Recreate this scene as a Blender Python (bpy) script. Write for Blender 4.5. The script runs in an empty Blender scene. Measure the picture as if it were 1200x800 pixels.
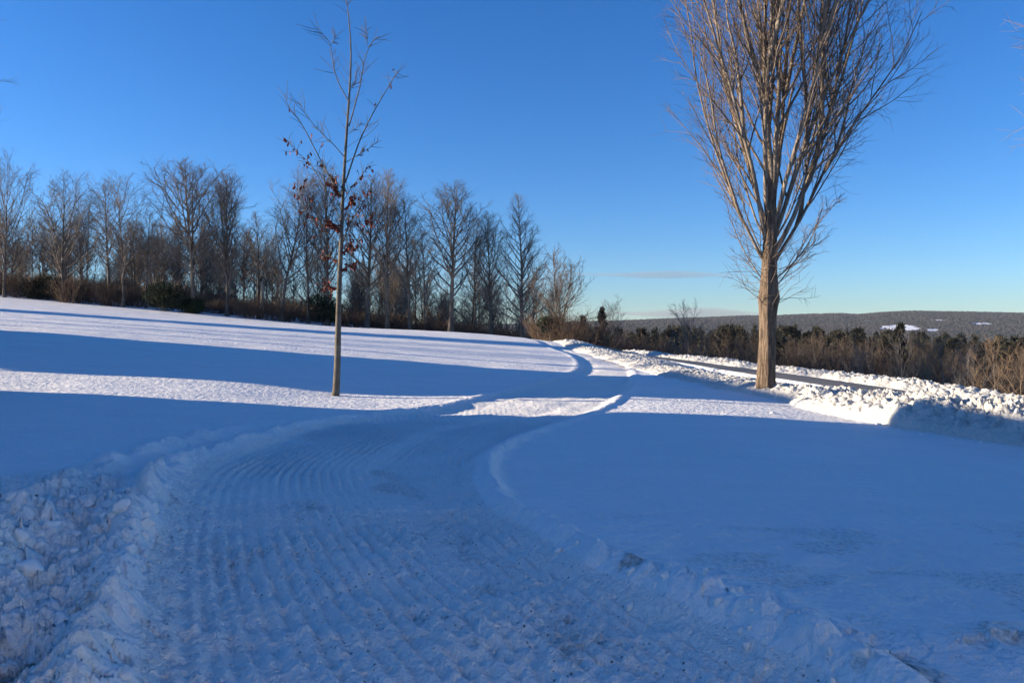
import bpy, math, random
import numpy as np
from mathutils import Vector, Matrix

S = bpy.context.scene
COL = S.collection
R = math.radians
F = 900.0            # focal length in pixels of a 1200 wide picture
HZ = 392.0           # height of the horizon in that picture
EYE = 1.6

def at(px, py, d):
    """a measured point of the photograph at depth d -> world"""
    return Vector(((px - 600.0) / F * d, d, EYE + (HZ - py) / F * d))

# ------------------------------------------------------------------ noise
def _h(ix, iy, seed):
    n = (ix.astype(np.int64) * 374761393 + iy.astype(np.int64) * 668265263 + seed * 1442695041) & 0xFFFFFFFF
    n = ((n ^ (n >> 13)) * 1274126177) & 0xFFFFFFFF
    n = ((n ^ (n >> 15)) * 2246822519) & 0xFFFFFFFF
    return ((n ^ (n >> 16)) & 0xFFFFFF) / float(0xFFFFFF)

def vnoise(x, y, seed=0):
    ix = np.floor(x); iy = np.floor(y)
    fx = x - ix; fy = y - iy
    fx = fx * fx * fx * (fx * (fx * 6 - 15) + 10); fy = fy * fy * fy * (fy * (fy * 6 - 15) + 10)
    a = _h(ix, iy, seed); b = _h(ix + 1, iy, seed); c = _h(ix, iy + 1, seed); d = _h(ix + 1, iy + 1, seed)
    return (a + (b - a) * fx) * (1 - fy) + (c + (d - c) * fx) * fy - 0.5

def fbm(x, y, seed=0, o=4, g=0.5):
    s = 0; a = 1.0
    for k in range(o):
        s = s + a * vnoise(x + 17.3 * k, y - 9.1 * k, seed + k * 7); x = x * 2.03; y = y * 2.03; a *= g
    return s

def cell(x, y, seed=0):
    """domed cells: 1 at a cell's centre falling to 0, with a random height each"""
    ix = np.floor(x); iy = np.floor(y)
    best = np.zeros_like(x)
    for dx in (-1, 0, 1):
        for dy in (-1, 0, 1):
            cx = ix + dx; cy = iy + dy
            px = cx + _h(cx, cy, seed); py = cy + _h(cx, cy, seed + 1)
            sz = 0.35 + 0.65 * _h(cx, cy, seed + 2)
            d2 = ((x - px) ** 2 + (y - py) ** 2) / (sz * sz)
            best = np.maximum(best, sz * np.sqrt(np.clip(1 - d2, 0, 1)))
    return best

def slab(x, y, seed=0, tilt=1.0):
    """broken plates: every cell is a tilted flat piece with its own height, 0..1"""
    ix = np.floor(x); iy = np.floor(y)
    bd = np.full(x.shape, 9.0); bh = np.zeros(x.shape)
    for dx in (-1, 0, 1):
        for dy in (-1, 0, 1):
            cx = ix + dx; cy = iy + dy
            px = cx + _h(cx, cy, seed); py = cy + _h(cx, cy, seed + 1)
            ex = x - px; ey = y - py; d2 = ex * ex + ey * ey
            h = _h(cx, cy, seed + 2) + tilt * ((_h(cx, cy, seed + 3) - .5) * ex + (_h(cx, cy, seed + 4) - .5) * ey) * .95
            u = d2 < bd; bd = np.where(u, d2, bd); bh = np.where(u, h, bh)
    return np.clip(bh, 0, 1.3)

def sst(a, b, x):
    t = np.clip((x - a) / (b - a), 0, 1)
    return t * t * (3 - 2 * t)

# ------------------------------------------------------------------ mesh helpers
def mesh_np(name, V, Fc, mat=None, smooth=True, attrs=None, normals=None):
    V = np.asarray(V, dtype=np.float32); Fc = np.asarray(Fc, dtype=np.int32)
    k = Fc.shape[1]; n = len(Fc)
    me = bpy.data.meshes.new(name)
    me.vertices.add(len(V)); me.vertices.foreach_set('co', V.ravel())
    me.loops.add(n * k); me.loops.foreach_set('vertex_index', Fc.ravel())
    me.polygons.add(n)
    me.polygons.foreach_set('loop_start', np.arange(0, n * k, k, dtype=np.int32))
    me.update(calc_edges=True)
    me.polygons.foreach_set('use_smooth', np.full(n, smooth))
    for an, av in (attrs or {}).items():
        a = me.attributes.new(an, 'FLOAT', 'POINT'); a.data.foreach_set('value', np.asarray(av, dtype=np.float32))
    if normals is not None:
        me.normals_split_custom_set_from_vertices(normals.tolist())
    me.validate()
    if mat: me.materials.append(mat)
    return me

def link(name, me, parent=None, loc=None):
    o = bpy.data.objects.new(name, me); COL.objects.link(o)
    if parent: o.parent = parent
    if loc is not None: o.location = loc
    return o

def tag(o, label=None, cat=None, group=None, kind=None):
    if label: o['label'] = label
    if cat: o['category'] = cat
    if group: o['group'] = group
    if kind: o['kind'] = kind
    return o

def empty(name, loc=(0, 0, 0), rz=0):
    o = bpy.data.objects.new(name, None); COL.objects.link(o)
    o.location = loc; o.rotation_euler = (0, 0, rz); o.empty_display_size = 0.2
    return o

def dup(root, loc, rz=0, sc=1.0, label=None, group=None, tilt=(0, 0)):
    r = root.copy(); COL.objects.link(r)
    r.location = loc; r.rotation_euler = (tilt[0], tilt[1], rz)
    r.scale = sc if isinstance(sc, tuple) else (sc, sc, sc)
    if label: r['label'] = label
    if group: r['group'] = group
    for ch in list(root.children):
        c = ch.copy(); COL.objects.link(c); c.parent = r
        for g in list(ch.children):
            d = g.copy(); COL.objects.link(d); d.parent = c
    return r

class Geo:
    """collects tubes and loose faces as triangles"""
    def __init__(self): self.v = []; self.f = []; self.n = 0
    def add(self, V, T):
        self.v.append(np.asarray(V, float)); self.f.append(np.asarray(T, int) + self.n); self.n += len(V)
    def tubes(self, items, sides):
        by = {}
        for p, r in items: by.setdefault(len(p), []).append((p, r))
        for n, L in by.items():
            P = np.array([a for a, _ in L], float); Rr = np.array([b for _, b in L], float)
            T = np.empty_like(P)
            T[:, 1:-1] = P[:, 2:] - P[:, :-2]; T[:, 0] = P[:, 1] - P[:, 0]; T[:, -1] = P[:, -1] - P[:, -2]
            T /= np.linalg.norm(T, axis=2, keepdims=True) + 1e-9
            main = P[:, -1] - P[:, 0]; main /= np.linalg.norm(main, axis=1, keepdims=True) + 1e-9
            ref = np.where(np.abs(main[:, 2:3]) > 0.8, np.array([[1., 0, 0]]), np.array([[0, 0, 1.]]))[:, None, :]
            A = np.cross(T, np.broadcast_to(ref, T.shape)); A /= np.linalg.norm(A, axis=2, keepdims=True) + 1e-9
            B = np.cross(T, A)
            ang = np.arange(sides) * 2 * math.pi / sides
            ring = P[:, :, None, :] + Rr[:, :, None, None] * (np.cos(ang)[None, None, :, None] * A[:, :, None, :] + np.sin(ang)[None, None, :, None] * B[:, :, None, :])
            nb = len(L); V = ring.reshape(-1, 3)
            base = np.arange(nb)[:, None, None] * n * sides; i = np.arange(n - 1)[None, :, None] * sides
            j = np.arange(sides)[None, None, :]; j2 = (j + 1) % sides
            a = base + i + j; b = base + i + j2; c = base + i + sides + j2; d = base + i + sides + j
            T1 = np.stack([a, b, c], -1).reshape(-1, 3); T2 = np.stack([a, c, d], -1).reshape(-1, 3)
            self.add(V, np.vstack([T1, T2]))
    def arrays(self):
        return np.vstack(self.v), np.vstack(self.f)
    def mesh(self, name, mat, smooth=True):
        V, T = self.arrays(); return mesh_np(name, V, T, mat, smooth)

def box_arr(x0, x1, y0, y1, z0, z1):
    V = [(x0,y0,z0),(x1,y0,z0),(x1,y1,z0),(x0,y1,z0),(x0,y0,z1),(x1,y0,z1),(x1,y1,z1),(x0,y1,z1)]
    Q = [(0,3,2,1),(4,5,6,7),(0,1,5,4),(1,2,6,5),(2,3,7,6),(3,0,4,7)]
    return np.array(V, float), np.array(Q)

# ------------------------------------------------------------------ materials
def nodes(name):
    m = bpy.data.materials.new(name); m.use_nodes = True
    nt = m.node_tree; b = nt.nodes['Principled BSDF']
    return m, nt, b
def N(nt, t, **kw):
    n = nt.nodes.new(t)
    for k, v in kw.items():
        if k in n.inputs: n.inputs[k].default_value = v
        else: setattr(n, k, v)
    return n
def noise(nt, scale, detail=4, rough=0.55, vec=None):
    n = N(nt, 'ShaderNodeTexNoise', Scale=scale, Detail=detail, Roughness=rough)
    if vec is not None: nt.links.new(vec, n.inputs['Vector'])
    return n
def coords(nt, scale=(1, 1, 1), kind='Object'):
    t = N(nt, 'ShaderNodeTexCoord'); mp = N(nt, 'ShaderNodeMapping'); mp.inputs['Scale'].default_value = scale
    nt.links.new(t.outputs[kind], mp.inputs['Vector']); return mp.outputs['Vector']
def ramp(nt, src, stops):
    r = N(nt, 'ShaderNodeValToRGB'); e = r.color_ramp.elements
    while len(e) < len(stops): e.new(0.5)
    for el, (p, c) in zip(e, stops):
        el.position = p; el.color = (c, c, c, 1) if not isinstance(c, tuple) else (*c, 1)
    nt.links.new(src, r.inputs['Fac']); return r.outputs['Color']
def mix(nt, fac, a, b, typ='MIX'):
    m = N(nt, 'ShaderNodeMix', data_type='RGBA', blend_type=typ)
    for sock, v in ((m.inputs[0], fac), (m.inputs[6], a), (m.inputs[7], b)):
        if isinstance(v, (int, float)): sock.default_value = v
        elif isinstance(v, tuple): sock.default_value = (*v, 1)
        else: nt.links.new(v, sock)
    return m.outputs[2]
def math_n(nt, op, a, b=0.0):
    m = N(nt, 'ShaderNodeMath', operation=op)
    for s, v in ((m.inputs[0], a), (m.inputs[1], b)):
        if isinstance(v, (int, float)): s.default_value = v
        else: nt.links.new(v, s)
    return m.outputs[0]
def attr(nt, name):
    return N(nt, 'ShaderNodeAttribute', attribute_name=name).outputs['Fac']
def bump(nt, b, h, strength=1.0, dist=0.02, prev=None):
    n = N(nt, 'ShaderNodeBump', Strength=strength, Distance=dist)
    nt.links.new(h, n.inputs['Height'])
    if prev is not None: nt.links.new(prev, n.inputs['Normal'])
    nt.links.new(n.outputs['Normal'], b.inputs['Normal']); return n.outputs['Normal']

def snow_mat(name, base, rough_bump, fine_bump, dirt_shade_col=(0.10, 0.075, 0.05), big=0.0, speck=0.0):
    m, nt, b = nodes(name)
    v = coords(nt)
    vs = coords(nt, (0.45, 1.0, 1.0))
    n1 = noise(nt, 1.3, 4, 0.6, vs); n2 = noise(nt, 7.0, 4, 0.6, v); n3 = noise(nt, 38.0, 3, 0.6, v)
    tone = ramp(nt, n1.outputs['Fac'], [(0.3, tuple(c * 0.93 for c in base)), (0.7, base)])
    d = attr(nt, 'dirt_shade')
    dn = noise(nt, 27.0, 6, 0.75, v)
    dd = math_n(nt, 'ADD', d, math_n(nt, 'MULTIPLY', math_n(nt, 'SUBTRACT', dn.outputs['Fac'], 0.5), 1.5))
    dm = ramp(nt, dd, [(0.26, 0.0), (0.85, 0.85)])
    dm2 = math_n(nt, 'MULTIPLY', dm, ramp(nt, d, [(0.0, 0.0), (0.34, 1.0)]))
    col = mix(nt, dm2, tone, dirt_shade_col)
    if speck:
        vo = N(nt, 'ShaderNodeTexVoronoi', Scale=19.0); nt.links.new(v, vo.inputs['Vector'])
        sp = ramp(nt, vo.outputs['Distance'], [(0.10, 1.0), (0.20, 0.0)])
        gate = ramp(nt, noise(nt, 2.2, 3, 0.6, v).outputs['Fac'], [(0.44, 0.0), (0.58, 1.0)])
        col = mix(nt, math_n(nt, 'MULTIPLY', math_n(nt, 'MULTIPLY', sp, gate), speck), col, (0.05, 0.04, 0.03))
    nt.links.new(col, b.inputs['Base Color'])
    b.inputs['Roughness'].default_value = 0.75
    b.inputs['Specular IOR Level'].default_value = 0.25
    nn = None
    if big: nn = bump(nt, b, n1.outputs['Fac'], 1.0, big)
    nn = bump(nt, b, n2.outputs['Fac'], 1.0, rough_bump, nn)
    bump(nt, b, n3.outputs['Fac'], 1.0, fine_bump, nn)
    return m

def bark_mat(name, c0, c1, scale=6.0, zs=0.25, b_dist=0.03, mottle=None):
    m, nt, b = nodes(name)
    v = coords(nt, (1, 1, zs)); n1 = noise(nt, scale, 6, 0.7, v); n2 = noise(nt, scale * 0.18, 3, 0.6, coords(nt))
    col = ramp(nt, n1.outputs['Fac'], [(0.3, c0), (0.72, c1)])
    if mottle:
        col = mix(nt, ramp(nt, n2.outputs['Fac'], [(0.52, 0.0), (0.66, 0.8)]), col, mottle)
    nt.links.new(col, b.inputs['Base Color'])
    b.inputs['Roughness'].default_value = 0.9; b.inputs['Specular IOR Level'].default_value = 0.15
    if b_dist: bump(nt, b, n1.outputs['Fac'], 1.0, b_dist)
    return m

def flat_mat(name, c0, c1, scale=3.0, rough=0.85, bd=0.0):
    m, nt, b = nodes(name)
    n1 = noise(nt, scale, 4, 0.6, coords(nt))
    nt.links.new(ramp(nt, n1.outputs['Fac'], [(0.35, c0), (0.65, c1)]), b.inputs['Base Color'])
    b.inputs['Roughness'].default_value = rough; b.inputs['Specular IOR Level'].default_value = 0.2
    if bd: bump(nt, b, n1.outputs['Fac'], 1.0, bd)
    return m

M_FIELD = snow_mat('field_snow', (0.87, 0.84, 0.80), 0.06, 0.008, big=0.12)
M_DRIVE = snow_mat('driven_snow', (0.91, 0.87, 0.81), 0.06, 0.03, big=0.02, speck=0.85)
M_HEAP = snow_mat('heaped_snow', (0.86, 0.82, 0.765), 0.05, 0.016, dirt_shade_col=(0.12, 0.09, 0.06), speck=0.3)
M_CHUNK = flat_mat('chunk_snow', (.79, .755, .71), (.85, .815, .765), 2.0, .8)
M_BANK = snow_mat('plowed_snow', (0.69, 0.65, 0.58), 0.085, 0.02, dirt_shade_col=(0.16, 0.12, 0.08), speck=0.25)
M_BARK_BIG = bark_mat('maple_bark', (0.03, 0.021, 0.015), (0.30, 0.215, 0.15), 15.0, 0.17, 0.07)
M_LIMB_BIG = bark_mat('maple_limb_bark', (0.07, 0.053, 0.04), (0.34, 0.27, 0.205), 6.0, 0.4, 0.01)
M_TWIG_BIG = flat_mat('maple_twig_bark', (0.12, 0.088, 0.068), (0.21, 0.16, 0.122))
M_BARK_YOUNG = bark_mat('young_bark', (0.07, 0.058, 0.042), (0.21, 0.18, 0.14), 9.0, 0.5, 0.006, mottle=(0.06, 0.05, 0.035))
M_LEAF = flat_mat('dry_leaf', (0.12, 0.030, 0.020), (0.27, 0.075, 0.045), 8.0)
M_BARK_ROW = bark_mat('grey_bark', (0.05, 0.04, 0.033), (0.20, 0.165, 0.13), 3.0, 0.3, 0.02, mottle=(0.32, 0.29, 0.25))
M_TWIG_ROW = flat_mat('grey_twig_bark', (0.12, 0.097, 0.079), (0.21, 0.172, 0.138), 0.7)
M_BRUSH = flat_mat('brown_brush', (0.085, 0.055, 0.038), (0.16, 0.108, 0.072), 0.8)
M_BROWNTWIG = flat_mat('brown_twig_bark', (0.08, 0.059, 0.046), (0.17, 0.122, 0.088), 0.12)
M_TWIG_PALE = flat_mat('pale_twig_bark', (0.11, 0.095, 0.085), (0.19, 0.165, 0.145), 0.7)
M_TWIG_TAN = flat_mat('tan_twig_bark', (0.13, 0.088, 0.055), (0.22, 0.15, 0.095), 0.7)
M_VALLEY = flat_mat('valley_twig_bark', (0.045, 0.034, 0.028), (0.10, 0.073, 0.054), 0.12)
M_NEEDLE = flat_mat('dark_needles', (0.009, 0.016, 0.007), (0.026, 0.040, 0.017), 0.6)
M_PINE = flat_mat('pine_needles', (0.017, 0.017, 0.011), (0.043, 0.039, 0.025), 0.12)
M_HILLWOOD = flat_mat('hill_wood', (0.013, 0.015, 0.015), (0.034, 0.026, 0.030), 0.0035)

# ------------------------------------------------------------------ ground shape
CP = []   # x, y, z
def cp(x, y, z): CP.append((x, y, z))
def cpp(px, py, d): p = at(px, py, d); CP.append((p.x, p.y, p.z))
for q in ((0,0,0),(-3,2,0),(3,2,0),(0,5,0),(-8,0,.1),(8,0,-.15),(0,-10,0),(-12,-10,.3),(12,-10,-.3),(4,6,-.04),(5.5,8.2,-.22),
          (-5.4,8,.1),(-2.5,10,0.0),(0,10,0),(2.5,11,-.06),(-30,-20,.9),(-30,6,1.1),(-60,0,2.6),(30,-10,-1.6),(20,3,-1.0)): cp(*q)
cpp(393, 465, 20); cpp(0, 455, 17.5); cpp(0, 432, 21); cpp(0, 388, 31); cpp(300, 410, 31); cpp(300, 470, 17.5); cpp(300, 447, 21)
cpp(690, 437, 31); cpp(690, 484, 16.8); cpp(720, 463, 20.5); cpp(880, 467, 21); cpp(920, 489, 17)
for px, py in ((0,348),(100,356),(200,364),(300,373),(400,383),(500,391),(560,396),(620,402)): cpp(px, py, 88)
cpp(0, 361, 62); cpp(300, 384, 58); cpp(560, 400, 58); cpp(690, 405, 62); cpp(740, 420, 44)
ROAD = [(6.6,76,.1),(8.3,60,.15),(9.4,46,.05),(10.3,38,-.08),(11.2,31.5,-.2),(12.2,28,-.36),(13.2,24.5,-.52),(14.8,20,-.78),(17,15.5,-1.05),(20,11.5,-1.3),(27,4,-1.7),(40,-8,-2.4)]
for x, y, z in ROAD: cp(x, y, z)
for q in ((13.5,60,-.6),(14.5,46,-.6),(17,36,-.8),(19.5,28,-1.05),(22,20,-1.5),(12,75,-1.6),(5,95,-1.4),(-10,108,1.0),(-58,125,7.2),
          (40,60,-8),(60,120,-18),(20,120,-12),(0,160,-11),(100,60,-18),(120,200,-28),(0,240,-24),(24,80,-7),(-120,200,8),(-120,40,8),(-95,88,8)): cp(*q)
CPA = np.array(CP)
def _tps(r2): return 0.5 * r2 * np.log(r2 + 1e-9)
def _solve():
    P = CPA[:, :2] / 20.0; n = len(P)
    K = _tps(((P[:, None] - P[None]) ** 2).sum(-1)) + np.eye(n) * 0.004
    A = np.zeros((n + 3, n + 3)); A[:n, :n] = K; A[:n, n] = 1; A[:n, n+1:] = P; A[n, :n] = 1; A[n+1:, :n] = P.T
    return np.linalg.solve(A, np.concatenate([CPA[:, 2], np.zeros(3)]))
W = _solve()
def base_z(x, y):
    x = np.asarray(x, float); y = np.asarray(y, float)
    r = np.hypot(x, y); k = np.minimum(1.0, 230.0 / np.maximum(r, 1e-6))
    X = x * k / 20.0; Y = y * k / 20.0
    z = W[-3] + W[-2] * X + W[-1] * Y
    for (a, b, _), w in zip(CPA, W):
        z = z + w * _tps((X - a / 20.0) ** 2 + (Y - b / 20.0) ** 2)
    far = sst(180, 650, r)
    z = np.clip(z, -40, 14)
    return z * (1 - far) + (-34.0) * far
def gz(x, y): return float(base_z(np.array([x]), np.array([y]))[0])

LEFT = [(0.6,-3),(-.2,-.5),(-.75,1.5),(-1.7,3.5),(-2.7,5.8),(-3.45,8.0),(-3.77,9.7),(-3.66,12.2),(-3.2,14.7),(-2.2,16.9),(-.87,19.7),(.53,24),(1.9,28.8),(3.0,34),(3.4,42),(2.7,56),(.75,68),(-3,78)]
RIGHT = [(4.2,-3),(3.0,-.5),(2.1,1.7),(1.41,3.53),(1.04,4.26),(.52,5.2),(.14,6.2),(-.24,7.1),(-.45,8.6),(-.39,10.1),(0,12.2),(.8,14.7),(2,17.8),(3.4,22.9),(4.5,28.5),(5.6,38),(6.0,50),(5.6,60),(4.0,69),(0,80)]
def smooth_line(L, n=8):
    P = np.array(L, float); out = []
    for i in range(len(P) - 1):
        p0 = P[max(i-1,0)]; p1 = P[i]; p2 = P[i+1]; p3 = P[min(i+2,len(P)-1)]
        for k in range(n):
            t = k / n
            out.append(0.5 * (2*p1 + (p2-p0)*t + (2*p0-5*p1+4*p2-p3)*t*t + (-p0+3*p1-3*p2+p3)*t**3))
    out.append(P[-1]); return np.array(out)
def sdist(L, x, y):
    """signed distance to a polyline: positive to its right (walking along it)"""
    best = np.full(x.shape, 1e9); sg = np.zeros(x.shape)
    for (ax, ay), (bx, by) in zip(L[:-1], L[1:]):
        dx = bx - ax; dy = by - ay; ll = dx*dx + dy*dy
        t = np.clip(((x - ax) * dx + (y - ay) * dy) / ll, 0, 1)
        d2 = (x - ax - t*dx) ** 2 + (y - ay - t*dy) ** 2
        s = dy * (x - ax) - dx * (y - ay)
        u = d2 < best; best = np.where(u, d2, best); sg = np.where(u, s, sg)
    return np.sqrt(best) * np.sign(sg)
LEFTS = smooth_line(LEFT, 4); RIGHTS = smooth_line(RIGHT, 4)

def build_ground():
    px = np.arange(-120, 1321, 1.5)
    az_in = np.arctan((px - 600) / F)
    rest = np.linspace(az_in[-1], az_in[0] + 2 * math.pi, 110)[1:-1]
    az = np.concatenate([az_in, rest]); nc = len(az); nin = len(az_in)
    rr = [0.3, 0.7, 1.1, 1.5, 1.8, 2.0]
    inv = 1 / 2.15
    while inv > 0.042: rr.append(1 / inv); inv -= 7.4e-4
    r = rr[-1]
    while r < 150: r *= 1.011; rr.append(r)
    while r < 6000: r *= 1.09; rr.append(r)
    rr = np.array(rr); nr = len(rr)
    Rg, A = np.meshgrid(rr, az, indexing='ij')
    x = (Rg * np.sin(A)).ravel(); y = (Rg * np.cos(A)).ravel(); rad = Rg.ravel()
    z = base_z(x, y)
    near = rad < 95
    xn, yn, rn = x[near], y[near], rad[near]
    wl = sdist(LEFTS, xn, yn); wr = -sdist(RIGHTS, xn, yn)
    ymask = (yn > -3) & (yn < 79)
    wob = 0.05 * fbm(xn * 1.7, yn * 1.7, 5) + 0.10 * vnoise(xn * .5, yn * .5, 9)
    wl2 = wl + wob; wr2 = wr + wob * 0.6
    ins = np.minimum(wl2, wr2)
    inside = (ins > 0) & ymask
    side = xn * 0 + 1.0
    fade_far = (1 - sst(50, 75, yn)) * (1 - .6 * sst(16, 28, yn))
    h = 0.05 * fbm(xn * .22, yn * .3, 21, 3) * sst(4, 12, rn)
    h += 0.016 * fbm(xn * .9, yn * 1.6, 23, 3)
    # recess of the drive
    h -= 0.055 * sst(-0.03, 0.22, ins) * ymask
    # the drive: grooves left by the plough shoe / tracks, running along it
    q = sst(0, .15, ins) * ymask
    gr = 1 - sst(12, 20, rn)
    mod = .35 + .65 * sst(-0.2, 0.15, fbm(xn * .35, yn * .35, 31, 3) + 0.12)
    per = 0.112
    ridges = np.sin(wl * 2 * math.pi / per + 0.5 * vnoise(xn * 2, yn * 2, 33))
    zone = np.clip(sst(0.15, .35, wl) * (1 - sst(1.7, 2.0, wl)) + 0.7 * sst(2.0, 2.3, wl), 0, 1) * sst(4.2, 6.2, rn) + .65 * (1 - sst(4.2, 6.2, rn)) + .15
    h += q * gr * 0.018 * ridges * mod * zone
    h += q * 0.010 * np.sin(yn * 2 * math.pi / .14 + 3 * vnoise(xn * 1.5, yn * 1.5, 35)) * sst(-.1, .25, vnoise(xn * .8, yn * .8, 37)) * (1 - sst(5.5, 8, yn))
    lump = fbm(xn * 5.5, yn * 5.5, 41, 4, .6)
    h += q * (0.034 * lump * (1 - .7 * sst(6.5, 9, rn)) + 0.030 * (cell(xn * 8.5, yn * 8.5, 43) - .3) * sst(-.25, .2, fbm(xn * 1.2, yn * 1.2, 47, 3)) * (1 - sst(5, 9, rn)))
    crm = cell(xn * 11 + .3 * vnoise(xn * 9, yn * 9, 49), yn * 11, 48); crf = cell(xn * 21, yn * 21, 50)
    nr1 = (1 - sst(5.5, 9.5, rn)) * (.45 + .55 * sst(-.2, .2, fbm(xn * .9, yn * .9, 52, 3)))
    crg = cell(xn * 38, yn * 38, 56)
    h += q * nr1 * (.018 * crm + .013 * crf + .008 * crg)
    h += q * 0.05 * fbm(xn * 1.1, yn * 1.1, 45, 3) * (1 - sst(20, 40, rn))
    h += q * -0.03 * np.exp(-((wl - .55) / .22) ** 2) - q * 0.03 * np.exp(-((wl - 2.35) / .25) ** 2)
    # left edge: sharp inner ridge, wheel groove, second ridge
    al = 1 - 0.35 * sst(11, 20, yn)
    rub = 1 - sst(6.3, 9.3, yn)
    on_l = ymask * fade_far * (wr > 0)
    ln0 = sst(-.3, .35, fbm(xn * 2.6, yn * 2.6, 91, 3)); nf = 1 - sst(9, 14, yn)
    lipn = (.55 + 1.2 * ln0) * nf + .8 * (1 - nf); lipr = .85 + .3 * ln0
    crumb = cell(xn * 5.5, yn * 5.5, 93)
    h += on_l * al * lipn * (0.105 * np.exp(-((wl2 + .17) / .13) ** 2) - 0.05 * np.exp(-((wl2 + .55) / .2) ** 2) * (1 - sst(12, 17, yn))
                 + 0.10 * np.exp(-((wl2 + .95) / .22) ** 2) * (1 - sst(11, 15, yn)))
    h += on_l * .085 * crumb * np.exp(-((wl2 + .15) / .22) ** 2) * (1 - sst(7, 11, yn))
    h += on_l * 0.03 * fbm(xn * 6, yn * 6, 51, 3) * np.exp(-((wl2 + .3) / .5) ** 2) * (1 - sst(14, 24, yn))
    # left foreground heap of plowed lumps
    hw = 2.3
    prof = sst(0.05, 0.45, -wl2) * (1 - sst(1.2, hw, -wl2 + .5 * vnoise(xn * .8, yn * .8, 61)))
    hp = prof * rub * ymask
    wx = xn + .05 * vnoise(xn * 6, yn * 6, 62) + .015 * vnoise(xn * 25, yn * 25, 64); wy = yn + .05 * vnoise(xn * 6 + 9, yn * 6, 65) + .015 * vnoise(xn * 25, yn * 25 + 7, 67)
    cl = slab(wx * 3.0, wy * 3.0, 63); cs = slab(wx * 7.5, wy * 7.5, 66); cf = slab(wx * 17, wy * 17, 68)
    h += hp * (0.02 + 0.075 * cl + 0.06 * cs + 0.03 * cf + .02 * cell(xn * 24, yn * 24, 99) + 0.09 * fbm(xn * 1.4, yn * 1.4, 69, 4))
    h += (1 - prof) * sst(.4, 1.2, -wl2) * (1 - sst(2.4, 4.2, -wl2)) * rub * ymask * 0.05 * cs * sst(.0, .25, vnoise(xn * 1.1, yn * 1.1, 71))
    near_l = np.exp(-((wl2 + .4) / .5) ** 2) * rub * ymask * (wr > 0)
    h += near_l * (.05 * slab(wx * 8.5, wy * 8.5, 121) + .022 * slab(wx * 17, wy * 17, 123) + .012 * cell(xn * 34, yn * 34, 125))
    # right edge: smooth rolled lip, breaking into dirty lumps nearby
    near_r = 1 - sst(4.6, 6.4, yn)
    on_r = ymask * fade_far * (wl > 0)
    h += on_r * .045 * crumb * np.exp(-((wr2 + .1) / .16) ** 2) * (1 - sst(4.5, 7, yn))
    h += on_r * lipr * (0.115 * np.exp(-((wr2 + .16) / .12) ** 2) * (1 - .5 * sst(9, 14, yn)))
    hr = sst(-0.05, .12, -wr2) * (1 - sst(.35, .8, -wr2 + .4 * vnoise(xn * 1.3, yn * 1.3, 73))) * near_r * ymask
    h += hr * (0.04 * cs + 0.05 * fbm(xn * 3.5, yn * 3.5, 75, 4) + 0.02)
    pile2 = np.exp(-(((xn - 2.55) / .5) ** 2 + ((yn - 3.9) / .28) ** 2))
    h += pile2 * (0.07 + .045 * cs + 0.05 * fbm(xn * 4, yn * 4, 77, 3))
    crust = sst(.3, 1.0, -wr2) * (1 - sst(6.0, 8.2, yn)) * (xn > 0) * ymask
    h += crust * 0.018 * fbm(xn * 4.2, yn * 4.2, 79, 4, .6)
    # soil stains, plus shade painted into the hollows between lumps
    dirt_shade = np.zeros_like(xn)
    cen = np.exp(-((wl - 1.75) / .75) ** 2) * (1 - sst(9.5, 14, yn))
    patch = sst(-.06, .22, fbm(xn * .9, yn * .6, 81, 4))
    edgef = sst(.05, .5, ins + .25 * vnoise(xn * 2, yn * 2, 95))
    dirt_shade += inside * edgef * (cen * .46 + .05) * patch * (1 - sst(14, 18, yn))
    dirt_shade += inside * edgef * .46 * nr1 * (1 - sst(.0, .28, crm)) * sst(-.15, .2, fbm(xn * 1.7, yn * 1.7, 54, 3))  # soil specks in the crumb gaps, also painting in the shade there
    dirt_shade += inside * edgef * .15 * sst(.06, .34, fbm(xn * 1.4, yn * 1.4, 83, 4)) * (1 - sst(5, 8.5, yn))
    dirt_shade += hp * .7 * sst(.0, .3, fbm(xn * 1.8, yn * 1.8, 85, 4)) * (1 - sst(.15, .5, cl)) + hp * .4 * (1 - sst(.05, .3, cs)) * sst(0, .2, vnoise(xn * 1.5, yn * 1.5, 86))  # heap soil, with the dark of its cavities painted into the low plates
    dirt_shade += hr * (.16 + .55 * sst(0, .25, fbm(xn * 2.2, yn * 2.2, 87, 3)))
    dirt_shade += crust * .34 * sst(-.02, .25, fbm(xn * 1.2, yn * 2.4, 89, 4))
    dirt_shade += pile2 * .4
    # the field dips under the paved road and towards the banks
    z[near] += h
    full = np.zeros(len(x)); full[near] = dirt_shade
    V = np.stack([x, y, z], 1)
    # far grid adds the centre
    idx = np.arange(nr * nc).reshape(nr, nc)
    a = idx[:-1]; b = np.roll(idx, -1, 1)[:-1]; c = np.roll(idx, -1, 1)[1:]; d = idx[1:]
    Q = np.stack([a, d, c, b], -1).reshape(-1, 4)
    fn = np.cross(V[Q[:, 2]] - V[Q[:, 0]], V[Q[:, 3]] - V[Q[:, 1]])
    flip = fn[:, 2] < 0
    Q[flip] = Q[flip][:, ::-1]; fn[flip] *= -1
    vn = np.zeros_like(V)
    for k in range(4): np.add.at(vn, Q[:, k], fn)
    vn /= np.linalg.norm(vn, axis=1, keepdims=True) + 1e-12
    isin = np.zeros(len(x)); isin[near] = inside
    ish = np.zeros(len(x)); ish[near] = (hp > .12)
    fin = isin[Q].mean(1) > .5
    fh = (ish[Q].mean(1) > .5) & ~fin
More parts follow.
